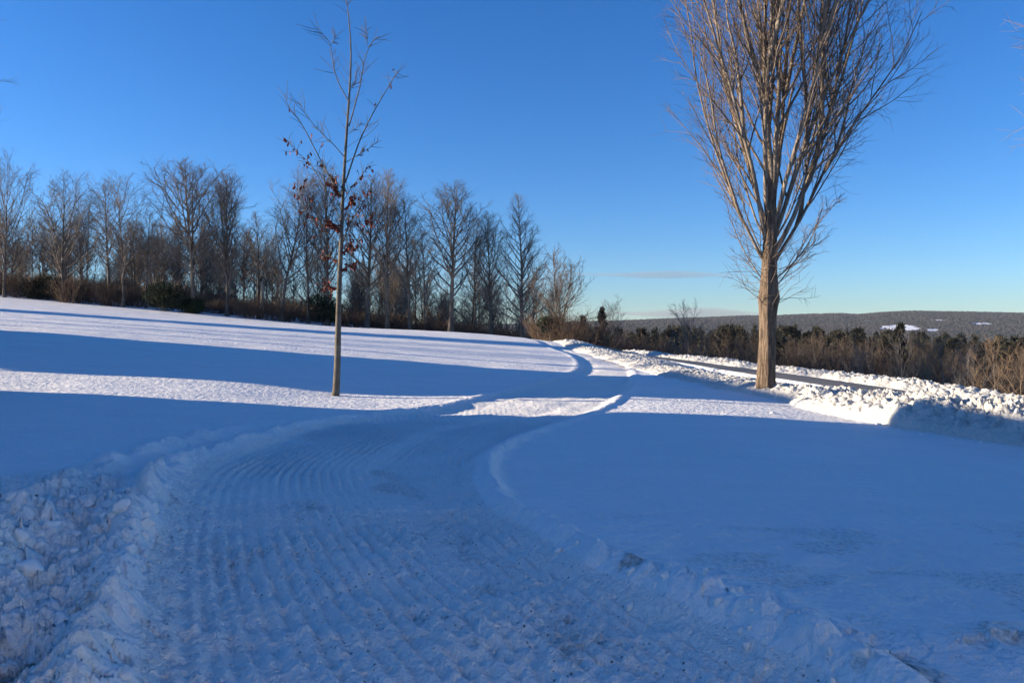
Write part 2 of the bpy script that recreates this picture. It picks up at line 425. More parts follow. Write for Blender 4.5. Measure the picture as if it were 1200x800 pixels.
    def sub(name, sel, mat):
        q = Q[sel]; u, iv = np.unique(q, return_inverse=True)
        me = mesh_np(name, V[u], iv.reshape(-1, 4), mat, True, {'dirt_shade': full[u]}, vn[u])
        return link(name, me)
    tag(sub('snow_field', ~fin & ~fh, M_FIELD), 'wide smooth snow covered field sloping up to the row of bare trees', 'field', kind='structure')
    tag(sub('driveway', fin, M_DRIVE), 'curving driveway of packed rutted snow with earth showing through', 'driveway', kind='structure')
    tag(sub('snow_heap', fh, M_HEAP), 'low lumpy heap of plowed snow along the left edge of the driveway nearest the viewer', 'snow heap')
build_ground()

# ------------------------------------------------------------------ paved road and plowed banks
def strip(path, n):
    P = smooth_line(path, n); T = np.gradient(P, axis=0); T /= np.linalg.norm(T, axis=1, keepdims=True)
    s = np.concatenate([[0], np.cumsum(np.linalg.norm(np.diff(P, axis=0), axis=1))])
    return P, np.stack([T[:, 1], -T[:, 0]], 1), s      # points, normal to the right when walking, length
def resample(path, step):
    P = smooth_line(path, 10)
    s = np.concatenate([[0], np.cumsum(np.linalg.norm(np.diff(P, axis=0), axis=1))])
    t = np.arange(0, s[-1], step)
    Q = np.stack([np.interp(t, s, P[:, k]) for k in range(P.shape[1])], 1)
    T = np.gradient(Q, axis=0); T /= np.linalg.norm(T, axis=1, keepdims=True)
    Nn = np.stack([T[:, 1], -T[:, 0]], 1)
    Nn = Nn * np.where(Nn[:, :1] < 0, -1, 1)
    return Q, Nn, t
def grid_faces(n, m):
    i = np.arange(n * m).reshape(n, m)
    return np.stack([i[:-1, :-1], i[1:, :-1], i[1:, 1:], i[:-1, 1:]], -1).reshape(-1, 4)
def fix_up(V, Q):
    fn = np.cross(V[Q[:, 2]] - V[Q[:, 0]], V[Q[:, 3]] - V[Q[:, 1]])
    f = fn[:, 2] < 0; Q[f] = Q[f][:, ::-1]; return Q
def road():
    P, Nn, t = resample([(a, b) for a, b, _ in ROAD], .25)
    ws = np.linspace(-1.8, 1.8, 25)
    X = P[:, None, 0] + Nn[:, None, 0] * ws; Y = P[:, None, 1] + Nn[:, None, 1] * ws
    Z = base_z(X.ravel(), Y.ravel()).reshape(X.shape) + 0.15 - 0.012 * ws ** 2 - .35 * (np.abs(ws) > 1.7)
    V = np.stack([X, Y, Z], -1).reshape(-1, 3); Q = fix_up(V, grid_faces(len(P), len(ws)))
    m, nt, b = nodes('road_asphalt')
    v = coords(nt); n1 = noise(nt, 1.1, 5, .65, v); n2 = noise(nt, 40, 3, .6, v)
    edge = attr(nt, 'edge')
    c = mix(nt, n2.outputs['Fac'], (.12, .105, .088), (.21, .185, .15))
    sn = math_n(nt, 'ADD', math_n(nt, 'MULTIPLY', n1.outputs['Fac'], .9), math_n(nt, 'MULTIPLY', edge, .9))
    c = mix(nt, ramp(nt, sn, [(.75, 0.0), (1.15, 1.0)]), c, (.72, .70, .67))
    nt.links.new(c, b.inputs['Base Color']); b.inputs['Roughness'].default_value = .8
    bump(nt, b, n2.outputs['Fac'], 1, .006)
    e = np.tile((np.abs(ws) / 1.8) ** 4, len(P))
    tag(link('road', mesh_np('road', V, Q, m, True, {'edge': e})), 'grey paved road cleared between two plowed snow banks', 'road', kind='structure')
road()

def bank(name, path, w, hgt, seed, label, step=.04, hmod=None):
    P, Nn, t = resample(path, step)
    ws = np.arange(-w, w + 1e-6, step)
    X = P[:, None, 0] + Nn[:, None, 0] * ws; Y = P[:, None, 1] + Nn[:, None, 1] * ws
    x = X.ravel(); y = Y.ravel()
    tt = np.repeat(t, len(ws)); u = np.tile(ws, len(t))
    uu = u + .45 * fbm(x * .8, y * .8, seed, 3)
    pr = np.clip(1 - (uu / (w * .86)) ** 2, 0, 1) ** .8
    ends = sst(0, 3, tt) * (1 - sst(t[-1] - 3, t[-1], tt))
    hm = np.interp(tt, *hmod) if hmod else 1.0
    wx = x + .05 * vnoise(x * 6, y * 6, seed + 1); wy = y + .05 * vnoise(x * 6 + 9, y * 6, seed + 3)
    c1 = slab(wx * 1.9, wy * 1.9, seed + 2); c2 = slab(wx * 4.6, wy * 4.6, seed + 4); c3 = slab(wx * 10, wy * 10, seed + 6)
    big = 1 + .7 * fbm(x * .35, y * .35, seed + 8, 3)
    h = pr * hgt * big * .72 + pr * (.06 * c1 + .10 * c2 + .10 * c3 + .07 * cell(x * 15, y * 15, seed + 16) + .10 * fbm(x * 3.2, y * 3.2, seed + 10, 4)) * .8
    z = base_z(x, y) + h * ends * hm - .07 * (1 - sst(0, .12, pr * ends)) + .03 * fbm(x, y, seed + 12)
    dirt_shade = .5 * sst(.05, .32, fbm(x * 1.0, y * 1.0, seed + 14, 4)) * pr * (1.2 - c2)
    V = np.stack([x, y, z], 1); Q = fix_up(V, grid_faces(len(t), len(ws)))
    o = tag(link(name, mesh_np(name, V, Q, M_BANK, True, {'dirt_shade': dirt_shade})), label, 'snowbank', 'plowed banks along the road')
    return V
NEARB = [(4.6,66),(5.6,58),(6.2,46),(6.7,38),(7.3,31),(7.9,26),(8.4,22),(9.1,18),(10.5,15.2),(13,11),(17,7.2)]
FARB = [(9.6,74),(11.0,60),(12.0,46),(13.1,38),(14.2,31.8),(15.2,28.4),(16.4,25),(18.2,20.8),(20.3,16.5),(23,12.6),(30,5)]
bank('snow_bank', NEARB, 1.75, .26, 101, 'rubbly plowed snow bank between the lawn and the road, around the big tree trunk',
     hmod=([0, 8, 20, 34, 40, 46, 50, 80], [.8, 1, .75, .62, .85, 1.15, 2.0, 2.0]))
bank('snow_bank', FARB, 1.5, .36, 131, 'long bright plowed snow bank along the far side of the road, above the valley')

def chunks():
    rng = np.random.default_rng(7)
    protos = []
    for k in range(4):
        import bmesh
        bm = bmesh.new(); bmesh.ops.create_icosphere(bm, subdivisions=3, radius=1)
        s = rng.uniform(.6, 1.1, 3)
        pl = [Vector(rng.normal(size=3)).normalized() for _ in range(9)]; dd = rng.uniform(.55, .9, 9)
        for v in bm.verts:
            for n_, d_ in zip(pl, dd):
                e = v.co.dot(n_) - d_
                if e > 0: v.co -= n_ * e * 1.0
            v.co = Vector((v.co.x * s[0], v.co.y * s[1], v.co.z * s[2])) * (1 + .10 * math.sin(5 * v.co.x + 3 * v.co.z + k) + .07 * math.sin(11 * v.co.y + 7 * v.co.x))
        me = bpy.data.meshes.new('snow_chunk'); bm.to_mesh(me); bm.free()
        for p in me.polygons: p.use_smooth = True
        me.materials.append(M_CHUNK); protos.append(me)
    spots = []
    for px, py, r in ((115,612,.085),(98,600,.09),(130,606,.08),(150,590,.07),(60,640,.08),(40,590,.07),(118,765,.07),(70,735,.09),(30,690,.085),(24,655,.07),(85,690,.08)):
        d = EYE * F / (py - HZ) * .93
        spots.append(((px - 600) / F * d, d, r, 'lump of snow lying on the heap left of the driveway', 'lumps on the snow heap'))
    for px, py, d, r in ((1056,440,29,.17),(1022,440,30,.13),(1040,443,29.6,.10),(1006,438,30.6,.10),(1012,441,30.3,.08)):
        spots.append(((px - 600) / F * d, d, r, 'chunk of snow perched on the far bank crest above the road', 'chunks on the far bank'))
    for px, py, d, r in ((1030,489,16.6,.08),(1080,500,15.2,.07),(1150,512,14.3,.08),(1118,508,14.6,.05),(905,486,17.6,.05),(985,492,16.4,.05)):
        spots.append(((px - 600) / F * d, d, r, 'small chunk of snow fallen at the foot of the near bank', 'chunks fallen from the near bank'))
    rq = np.random.default_rng(21)
    for _ in range(46):
        y = rq.uniform(3.2, 6.4); xl = np.interp(y, [1.5, 3.5, 5.8, 8.0], [-.75, -1.7, -2.7, -3.45])
        spots.append((xl - rq.uniform(.05, 1.7), y, rq.uniform(.03, .085), 'lump of snow lying on the heap left of the driveway', 'lumps on the snow heap'))
    for _ in range(26):
        y = rq.uniform(3.4, 5.6); xr = np.interp(y, [1.7, 3.53, 5.2, 6.2], [2.1, 1.41, .52, .14])
        spots.append((xr + rq.uniform(-.12, .5), y, rq.uniform(.018, .05), 'small crumb of snow along the right edge of the driveway', 'crumbs along the driveway edge'))
    dg = bpy.context.evaluated_depsgraph_get()
    for i, (x, y, r, lab, grp) in enumerate(spots):
        hit = S.ray_cast(dg, Vector((x, y, 20)), Vector((0, 0, -1)))
        z = hit[1].z if hit[0] else gz(x, y)
        o = link('snow_chunk', protos[i % 4], None, (x, y, z - r * .1))
        o.rotation_euler = tuple(rng.uniform(0, 6, 3)); o.scale = (r, r, r)
        tag(o, lab, 'snow chunk', grp)
chunks()

# ------------------------------------------------------------------ trees
def perp(rng, t):
    a = rng.normal(size=3); a -= t * a.dot(t); n = np.linalg.norm(a); return a / n if n > 1e-6 else perp(rng, t)
def path(rng, p, d, L, n, wander, trop):
    P = [np.array(p, float)]; d = np.array(d, float); d /= np.linalg.norm(d); st = L / n
    for k in range(n):
        d = d + rng.normal(size=3) * wander + np.array([0, 0, trop])
        d /= np.linalg.norm(d); P.append(P[-1] + d * st)
    return np.array(P)
def sample(P, f):
    k = f * (len(P) - 1); i = min(int(k), len(P) - 2); t = k - i
    d = P[i+1] - P[i]; return P[i] * (1 - t) + P[i+1] * t, d / np.linalg.norm(d)
def taper(n, r0, r1, pw=1.0): return r0 + (r1 - r0) * np.linspace(0, 1, n + 1) ** pw

def bare_tree(seed, H, r0, limbs=28, start=.28, ang=(38, 60), limb_len=.34, shape=1.0, up=.08, n2=8, n3=6, lean=0.0, fork=None, tw=.011, n4=0, wander=.03, low=0):
    """trunk tubes and crown tubes of a leafless tree, base at the origin"""
    rng = np.random.default_rng(seed)
    trunks = []
    T0 = path(rng, (0, 0, -.3), (lean, rng.normal() * .03, 1), H + .3, 16, wander, .03)
    trunks.append((T0, r0, H))
    if fork:
        for fh, fa in fork:
            p, d = sample(T0, fh); az = rng.uniform(0, 6.28)
            v = np.array([math.cos(az) * math.sin(fa), math.sin(az) * math.sin(fa), math.cos(fa)])
            trunks.append((path(rng, p, v, H * (1 - fh) * .94, 10, wander, .06), r0 * (1 - fh) * .85, H * (1 - fh)))
    tr = []; L1 = []; L2 = []; L3 = []; L4 = []
    for ti, (T, r, hh) in enumerate(trunks):
        rad = taper(len(T) - 1, r, .02, .8)
        if ti == 0: rad[0] *= 1.5; rad[1] *= 1.08
        tr.append((T, rad))
        nl = limbs if ti == 0 else int(limbs * .55)
        s0 = start if ti == 0 else .15
        ph = rng.uniform(0, 6.28)
        for k in range(nl):
            f = s0 + (0.985 - s0) * ((k + rng.uniform(-.3, .3)) / nl); f = min(max(f, .05), .985)
            p, d = sample(T, f); ph += 2.4 + rng.normal() * .4
            g = (f - s0) / (1 - s0)
            a = R(rng.uniform(*ang)) * (1 - .4 * g)
            q = np.array([math.cos(ph), math.sin(ph), 0.0]); q -= d * q.dot(d); q /= np.linalg.norm(q)
            prof = (1 - g) ** .75 * (.55 + .9 * min(1, g * 3)) if shape == 1.0 else (.55 + .45 * math.sin(math.pi * min(1, .15 + g * .95))) if shape == 2.0 else (1 - g * .9)
            L = hh * limb_len * prof * rng.uniform(.7, 1.2) + .5
            rl = min(rad[min(int(f * 16), len(rad) - 1)] * .65, .015 * L + .018)
            B = path(rng, p, d * math.cos(a) + q * math.sin(a), L, 7, .07, up)
            L1.append((B, taper(7, rl, tw)))
            m2 = max(2, int(n2 * (.4 + .6 * L / (H * limb_len))))
            for j in range(m2):
                f2 = .2 + .78 * (j + rng.uniform(0, 1)) / m2
                p2, d2 = sample(B, min(f2, .99)); a2 = R(rng.uniform(28, 52))
                l2 = L * .42 * (1 - .55 * f2) * rng.uniform(.6, 1.3) + .25
                C = path(rng, p2, d2 * math.cos(a2) + perp(rng, d2) * math.sin(a2), l2, 4, .1, up * .8)
                L2.append((C, taper(4, max(tw * 1.15, rl * .45), tw * .8)))
                m3 = max(2, int(n3 * min(1, .4 + l2 / 2)))
                for i in range(m3):
                    f3 = .15 + .84 * (i + rng.uniform(0, 1)) / m3
                    p3, d3 = sample(C, min(f3, .99)); a3 = R(rng.uniform(25, 55))
                    l3 = l2 * .5 * (1 - .4 * f3) * rng.uniform(.6, 1.3) + .15
                    D = path(rng, p3, d3 * math.cos(a3) + perp(rng, d3) * math.sin(a3), l3, 2, .12, up)
                    L3.append((D, taper(2, tw * .85, tw * .45)))
                    for _ in range(n4):
                        p4, d4 = sample(D, rng.uniform(.2, .98)); a4 = R(rng.uniform(25, 60))
                        E = path(rng, p4, d4 * math.cos(a4) + perp(rng, d4) * math.sin(a4), l3 * rng.uniform(.35, .8), 2, .12, up)
                        L4.append((E, taper(2, tw * .6, tw * .35)))
    g1 = Geo(); g1.tubes(tr, 8)
    g2 = Geo(); g2.tubes(L1, 5); g2.tubes(L2, 3); g2.tubes(L3, 3)
    if L4: g2.tubes(L4, 3)
    return g1, g2

def tree_thing(name, g, mats, label, cat='tree', group=None, loc=(0, 0, 0), rz=0.0):
    e = tag(empty(name, loc, rz), label, cat, group)
    link('trunk', g[0].mesh('trunk', mats[0]), e); link('crown', g[1].mesh('crown', mats[1]), e)
    return e

ROWM = (M_BARK_ROW, M_TWIG_ROW); BRNM = (M_BARK_ROW, M_BROWNTWIG)
# --- the row of bare trees at the top of the field: px, top y, base y, depth, kind, label
def kinds():
    return {
     'spread': bare_tree(11, 16, .24, 30, .20, (36, 58), .46, 2.0, .10, 10, 6, tw=.0125, n4=1, wander=.015),
     'tall':   bare_tree(12, 16, .20, 40, .26, (32, 50), .29, 1.0, .10, 9, 6, tw=.012, n4=1, wander=.015),
     'twin':   bare_tree(13, 16, .23, 34, .26, (36, 54), .36, 1.0, .09, 9, 6, fork=[(.24, .12)], tw=.012, n4=1, wander=.015),
     'fastigiate': bare_tree(14, 16, .21, 42, .18, (20, 34), .36, 1.0, .12, 9, 6, tw=.012, n4=1, fork=[(.22, .07)], wander=.015),
     'slim':   bare_tree(15, 16, .17, 30, .30, (35, 55), .25, 1.0, .08, 8, 6, tw=.012, n4=1, wander=.02),
     'lean':   bare_tree(16, 16, .22, 26, .28, (36, 60), .38, 2.0, .10, 9, 6, lean=.06, wander=.04, tw=.0125, n4=1),
     'cone':   bare_tree(17, 16, .22, 54, .12, (46, 62), .31, 3.0, .09, 9, 6, tw=.011, n4=1, wander=.012),
    }
KG = kinds()
KMESH = {}; KTOP = {}
for k, g in KG.items():
    KTOP[k] = float(np.percentile(g[1].arrays()[0][:, 2], 99.7)); KMESH[k] = (g[0].mesh('trunk', ROWM[0]), g[1].mesh('crown', ROWM[1]))
def kind_tree(k, x, y, z, h, rz, label, group, sx=1.0, name='bare_tree', twig=None):
    e = tag(empty(name, (x, y, z), rz), label, 'tree', group)
    s = h * 1.03 / KTOP[k]; e.scale = (s * sx, s * sx, s)
    for nm, me in zip(('trunk', 'crown'), KMESH[k]):
        c = link(nm, me, e)
        if nm == 'crown' and twig:
            c.material_slots[0].link = 'OBJECT'; c.material_slots[0].material = twig
    return e
ROWG = 'row of bare trees along the top of the field'
row = [
 (5, 183, 347, 88, 'spread', 'tall bare tree cut by the left edge of the photo, first of the row', .8),
 (75, 203, 354, 88, 'spread', 'broad bare tree with a wide fan crown, second of the row from the left', 1.15),
 (128, 214, 357, 90, 'slim', 'slim bare tree just left of the leaning trunk in the left half of the row', 1.2),
 (144, 212, 360, 87, 'lean', 'bare tree with a leaning, crooked trunk between the broad tree and the green bush', 1.1),
 (171, 250, 361, 89, 'slim', 'shorter bare tree directly left of the round green bush', 1.2),
 (228, 193, 366, 86, 'twin', 'tall open bare tree with two leaders just right of the green bush', 1.1),
 (266, 207, 370, 87, 'fastigiate', 'dense upright bare tree with steep broom-like branches', 1.05),
 (303, 252, 373, 91, 'slim', 'lower bare tree beside the broken pale snag', 1.2),
 (330, 193, 376, 86, 'lean', 'tall bare tree with a heavy dark trunk right of the broken snag', 1.1),
 (361, 215, 380, 88, 'slim', 'pale thin trunked bare tree seen just left of the sapling', 1.1),
 (384, 196, 381, 88, 'tall', 'dark straight bare tree seen right behind the sapling', 1.0),
 (430, 212, 386, 88, 'tall', 'bare tree with a long dark trunk just right of the sapling', 1.15),
 (454, 203, 388, 85, 'tall', 'tall slender bare tree, second to the right of the sapling', .95),
 (480, 232, 390, 86, 'slim', 'bare tree with a clean pale trunk and small top, third right of the sapling', 1.2),
 (498, 268, 391, 90, 'slim', 'short thin bare tree left of the one with long low limbs', 1.0),
 (528, 217, 393, 84, 'tall', 'spreading bare tree with long pale low limbs in the right half of the row', 1.3),
 (556, 262, 396, 90, 'slim', 'short thin bare tree right of the one with long low limbs', 1.0),
 (575, 252, 397, 88, 'tall', 'dark trunked bare tree next to the tall cone shaped one', 1.0),
 (612, 232, 400, 85, 'cone', 'tall cone shaped bare tree, last big one at the right end of the row', .95),
]
for i, (px, ty, by, d, k, lab, sx) in enumerate(row):
    p = at(px, by, d); z = gz(p.x, p.y); top = at(px, ty, d).z
    kind_tree(k, p.x, p.y, z, (top - z) * 1.0, i * 1.7 + .4, lab, ROWG, sx * (1.25 if k in ('tall', 'cone', 'twin') else 1.1))
rng = np.random.default_rng(3)
# trees of the wood behind the row
WG = 'bare trees of the wood behind the row'
used = 0
for i in range(105):
    px = rng.uniform(-60, 660); d = rng.uniform(93, 150)
    x = (px - 600) / F * d; z = gz(x, d)
    h = rng.uniform(6.5, 12) * (1.0 if d < 120 else 1.15)
    kind_tree(rng.choice(['slim', 'tall', 'slim', 'tall', 'lean', 'cone']), x, d, z, h, rng.uniform(0, 6), 'thin bare tree in the brown wood behind the row at the top of the field', WG, rng.uniform(.85, 1.35), twig=(M_TWIG_ROW, M_BROWNTWIG)[i % 2])

def brush(seed, n, h, w, mat_tw=.012):
    rng = np.random.default_rng(seed); A = []; B = []
    for k in range(n):
        a = rng.uniform(0, 6.28); rr = w * .35 * math.sqrt(rng.uniform())
        p = (rr * math.cos(a), rr * math.sin(a), -.1)
        t = rng.uniform(0, .75); d = (math.cos(a) * t, math.sin(a) * t, 1)
        P = path(rng, p, d, h * rng.uniform(.6, 1.15), 5, .12, .02); A.append((P, taper(5, mat_tw * 1.4, mat_tw * .6)))
        for j in range(6):
            p2, d2 = sample(P, rng.uniform(.25, .98)); a2 = R(rng.uniform(25, 60))
            Q = path(rng, p2, d2 * math.cos(a2) + perp(rng, d2) * math.sin(a2), h * rng.uniform(.15, .4), 3, .15, .04)
            B.append((Q, taper(3, mat_tw * .8, mat_tw * .4)))
    g = Geo(); g.tubes(A, 3); g.tubes(B, 3); return g
BR = [brush(41 + k, 110, 2.2, 2.6).mesh('brush', M_BRUSH) for k in range(3)]
bi = 0
def shrub(px, by, d, h, w, lab, group=None, mat=None):
    global bi
    p = at(px, by, d); o = link('brown_shrub', BR[bi % 3], None, (p.x, p.y, gz(p.x, p.y) - .05)); bi += 1
    o.rotation_euler = (0, 0, bi * 1.3); o.scale = (w / 2.6, w / 2.6, h * (.8 if group else 1) / 2.2); tag(o, lab, 'shrub', group); return o
SG = 'brown shrubs along the edge of the wood'
for px, by, w, h in ((-20,346,5,3.4),(30,350,5,3.6),(62,352,5,3.8),(112,357,5,3.4),(158,361,4,2.8),(252,369,3,2),(282,372,4,2.6),(348,379,4,2.6),(412,385,4,2.4),(466,389,4,2.3),(506,392,4,2.2),(545,395,4,2.2),(590,399,4,2.2)):
    shrub(px, by, 91, h, w, 'low brown leafless shrub at the edge of the wood, among the tree row trunks', SG)
shrub(84, 354, 88, 2.6, 3.6, 'tawny rounded shrub at the field edge below the broad fan crowned tree')
shrub(132, 358, 88, 2.6, 3.4, 'tawny shrub at the foot of the leaning tree')
shrub(298, 373, 87, 2.6, 4.0, 'tawny shrub below the broken pale snag')
shrub(328, 377, 87, 2.0, 3.6, 'tawny shrub just right of the broken pale snag')
shrub(667, 409, 70, 2.9, 4.2, 'rounded reddish brown shrub at the right end of the tree row, where the bank begins')
shrub(640, 406, 76, 2.8, 3.4, 'brown shrub left of the rounded reddish one, under the small leafy tree')
shrub(692, 408, 84, 4.6, 5.0, 'tall dark brown thicket right of the rounded reddish shrub')

# small tree at the end of the row
t_end = bare_tree(61, 9, .11, 26, .16, (45, 70), .5, 3.0, .06, 8, 6, tw=.014, fork=[(.15, .35)])
p = at(655, 406, 76)
tree_thing('small_tree', t_end, BRNM, 'small wide branched tree at the right end of the row, above the brown shrubs', loc=(p.x, p.y, gz(p.x, p.y)), rz=1)

# pale broken snag
def snag():
    p = at(307, 372, 90)
    e = link('broken_snag', None, None, (p.x, p.y, gz(p.x, p.y))) if False else None
    g = Geo(); rng = np.random.default_rng(5)
    g.tubes([(path(rng, (0, 0, -.3), (.03, 0, 1), 4.6, 9, .02, 0), np.array([.26,.24,.22,.21,.2,.2,.19,.18,.12,.03]))], 9)
    g.tubes([(path(rng, (0, 0, 3.2), (.5, .2, .7), .7, 3, .1, 0), taper(3, .06, .02)), (path(rng, (0.1, 0, 4.1), (.1, .1, 1), .6, 3, .05, 0), taper(3, .07, .01))], 5)
    m = bark_mat('weathered_wood', (.22, .19, .15), (.45, .40, .33), 4, .2, .02)
    o = link('broken_snag', g.mesh('broken_snag', m), None, (p.x, p.y, gz(p.x, p.y)))
    tag(o, 'pale broken dead trunk standing without a top among the row of trees', 'dead tree')
snag()

# ------------------------------------------------------------------ evergreens
def conifer(seed, H, rb, whorls=34, per=7, droop=-.15, needle=.34, gap=.08, irregular=.25, cards=9, top=1.0):
    rng = np.random.default_rng(seed); tr = Geo(); T = path(rng, (0, 0, -.3), (0, 0, 1), H + .3, 8, .01, .02)
    tr.tubes([(T, taper(8, H * .013, .02))], 6)
    B = []; V = []; Fc = []; n = 0
    for k in range(whorls):
        f = gap + (1 - gap) * (k / whorls); z0 = f * H
        for j in range(per):
            if rng.uniform() < irregular * .5: continue
            a = rng.uniform(0, 6.28); L = rb * ((1 - f) ** .8 * top + .06) * rng.uniform(1 - irregular, 1 + irregular * .6)
            P = path(rng, (0, 0, z0 + rng.uniform(-.2, .2)), (math.cos(a), math.sin(a), droop + .5 * f), L, 4, .08, .05)
            B.append((P, taper(4, .015 * L + .01, .006)))
            for c in range(cards):
                q, d = sample(P, .2 + .79 * (c + rng.uniform()) / cards)
                s = needle * rng.uniform(.6, 1.3)
                for _ in range(2):
                    u = d * rng.uniform(.4, 1) + rng.normal(size=3) * .55; u /= np.linalg.norm(u)
                    w = np.cross(u, rng.normal(size=3)); w /= np.linalg.norm(w) + 1e-6
                    V += [q - w * s * .22, q + w * s * .22, q + u * s]; Fc.append((n, n + 1, n + 2)); n += 3
    cr = Geo(); cr.tubes(B, 3); cr.add(np.array(V), np.array(Fc)); return tr, cr
def dome_bush(seed, h, w, n=5200, s=.22):
    rng = np.random.default_rng(seed); V = []; Fc = []; k = 0; B = []
    lobes = [(rng.uniform(-.6, .6) * w / 2, rng.uniform(-.5, .5) * w / 2, rng.uniform(.25, .68) * h, rng.uniform(.25, .42) * w) for _ in range(11)]
    for i in range(n):
        lx, ly, lz, lr = lobes[rng.integers(len(lobes))]
        d = rng.normal(size=3); d /= np.linalg.norm(d)
        q = np.array([lx, ly, lz]) + d * lr * rng.uniform(.55, 1.05) * np.array([1, 1, .9])
        if q[2] < 0.02: q[2] = rng.uniform(.02, .3)
        u = d * .6 + rng.normal(size=3) * .6 + np.array([0, 0, .4]); u /= np.linalg.norm(u)
        wv = np.cross(u, rng.normal(size=3)); wv /= np.linalg.norm(wv)
        ss = s * rng.uniform(.5, 1.4)
        V += [q - wv * ss * .2, q + wv * ss * .2, q + u * ss]; Fc.append((k, k + 1, k + 2)); k += 3
    for lx, ly, lz, lr in lobes: B.append((path(rng, (lx * .2, ly * .2, -.1), (lx * .4, ly * .4, lz), lz, 4, .05, .02), taper(4, .05, .02)))
    g = Geo(); g.add(np.array(V), np.array(Fc)); t = Geo(); t.tubes(B, 4); return t, g
EVM = (M_BARK_ROW, M_NEEDLE)
for px, by, d, h, w, lab, sd in ((192, 364, 86, 3.4, 4.4, 'round dark green evergreen bush at the edge of the field', 71),
                           (226, 366, 86, 1.7, 2.6, 'small low evergreen shrub right of the round green bush', 72),
                           (380, 383, 88, 4.2, 3.4, 'dark evergreen bush half hidden behind the sapling trunk', 73),
                           (44, 352, 90, 3.4, 3.6, 'shaded evergreen bush below the left end of the tree row', 74),
                           (646, 406, 73, 2.6, 1.9, 'small dark green bush between the brown shrubs at the end of the row', 75)):
    p = at(px, by, d); b = dome_bush(sd, h, w)
    e = tag(empty('evergreen_bush', (p.x, p.y, gz(p.x, p.y))), lab, 'bush')
    link('stems', b[0].mesh('stems', M_BARK_ROW), e); link('foliage', b[1].mesh('foliage', M_NEEDLE, False), e)

# ------------------------------------------------------------------ the valley to the right
PINE = [conifer(81, 20, 4.2, 26, 7, .05, .75, .25, .5, 16, 1.1), conifer(82, 22, 3.6, 30, 7, -.1, .7, .12, .35, 16), conifer(83, 18, 4.8, 20, 7, .15, .8, .35, .6, 18, 1.0)]
PMESH = [(g[0].mesh('trunk', M_BARK_ROW), g[1].mesh('crown', M_PINE, False)) for g in PINE]
def pine(k, px, ty, d, lab, group=None, sx=1.0):
    x = (px - 600) / F * d; z = gz(x, d); top = EYE + (HZ - ty) / F * d; s = (top - z) / (20, 22, 18)[k]
    e = tag(empty('pine_tree', (x, d, z), px * .7), lab, 'pine tree', group); e.scale = (s * sx, s * sx, s)
    link('trunk', PMESH[k][0], e); link('crown', PMESH[k][1], e)
pine(0, 705, 361, 125, 'dark pine with a ragged top standing clear of the trees right of the tree row', None, .7)
pine(1, 683, 370, 135, 'smaller dark pine just left of the ragged topped one')
pine(2, 1055, 380, 130, 'lone dark pine rising above the bare trees in front of the snowy hillside clearing', None, .55)
PG = 'dark pines across the valley'
for i, (px, ty, d) in enumerate(((740,384,210),(762,381,230),(783,383,200),(805,380,240),(835,378,250),(852,381,215),(868,377,240),(884,379,230),(925,379,230),(945,381,220),(968,383,235),(985,386,210),(1004,384,240),(1022,388,215),(1040,389,230),(1075,390,225),(1096,391,240),(1118,393,215),(1140,392,240),(1162,396,220),(1184,397,235),(1205,399,225),(1225,398,230))):
    pine(i % 3, px, ty + 5 * math.sin(i * 2.1) + 9, d, 'dark green pine among the valley trees between the road and the far hills', PG, 1.15)

VB = [bare_tree(91 + k, 14, .16, 17, .22, (40, 64), .34, 2.0, .09, 8, 6, tw=.016, n4=1) for k in range(4)]
VTOP = [float(np.percentile(g[1].arrays()[0][:, 2], 99.7)) for g in VB]
VMESH = [(g[0].mesh('trunk', M_BARK_ROW), g[1].mesh('crown', M_BROWNTWIG)) for g in VB]
def vtree(k, px, ty, d, lab, group=None, sx=1.0, twig=None):
    x = (px - 600) / F * d; z = gz(x, d); top = EYE + (HZ - ty) / F * d; s = (top - z) / VTOP[k % 4]
    e = tag(empty('bare_tree', (x, d, z), px * .37), lab, 'tree', group); e.scale = (s * sx, s * sx, s)
    link('trunk', VMESH[k % 4][0], e); c = link('crown', VMESH[k % 4][1], e)
    if twig: c.material_slots[0].link = 'OBJECT'; c.material_slots[0].material = twig
vtree(0, 723, 345, 91, 'grey bare tree behind the bank, midway between the tree row and the big tree', None, 1.0, M_TWIG_ROW)
vtree(1, 812, 350, 88, 'grey bare tree with a fan top behind the bank, nearest left of the big tree', None, 1.0, M_TWIG_ROW)
vtree(2, 775, 388, 90, 'low dark bare tree behind the bank between the two grey fan topped trees', None, .9)
vtree(0, 1003, 392, 88, 'pale trunked bare tree below the snowy hillside clearing', None, .8, M_TWIG_PALE)
vtree(1, 1054, 384, 92, 'tall pale trunked bare tree in front of the lone dark pine', None, .7, M_TWIG_PALE)
vtree(2, 1088, 392, 86, 'leaning many stemmed bare tree right of the lone dark pine', None, 1.0, M_TWIG_TAN)
vtree(1, 1115, 385, 84, 'tan many branched bare tree rising above the pines near the right side', None, 1.0, M_TWIG_TAN)
vtree(0, 1140, 390, 78, 'pale slim bare tree right of the tan many branched one', None, .8, M_TWIG_PALE)
vtree(2, 1175, 392, 70, 'golden brown bare tree near the right edge above the bank', None, 1.0, M_TWIG_TAN)
vtree(0, 1199, 396, 62, 'golden bare tree cut by the right edge above the bank', None, .9, M_TWIG_TAN)
VG = 'brown bare trees crowding the near valley slope'
for i in range(115):
    px = rng.uniform(670, 1290); d = rng.uniform(92, 185)
    lim = np.interp(px, [670, 760, 900, 1000, 1100, 1200, 1300], [388, 392, 396, 398, 396, 399, 401])
    vtree(i, px, lim + rng.uniform(-9, 26) , d, 'brown bare tree in the thick wood on the valley slope below the road', VG, rng.uniform(.9, 1.5), (M_VALLEY, M_BROWNTWIG, M_VALLEY, M_VALLEY)[i % 4])
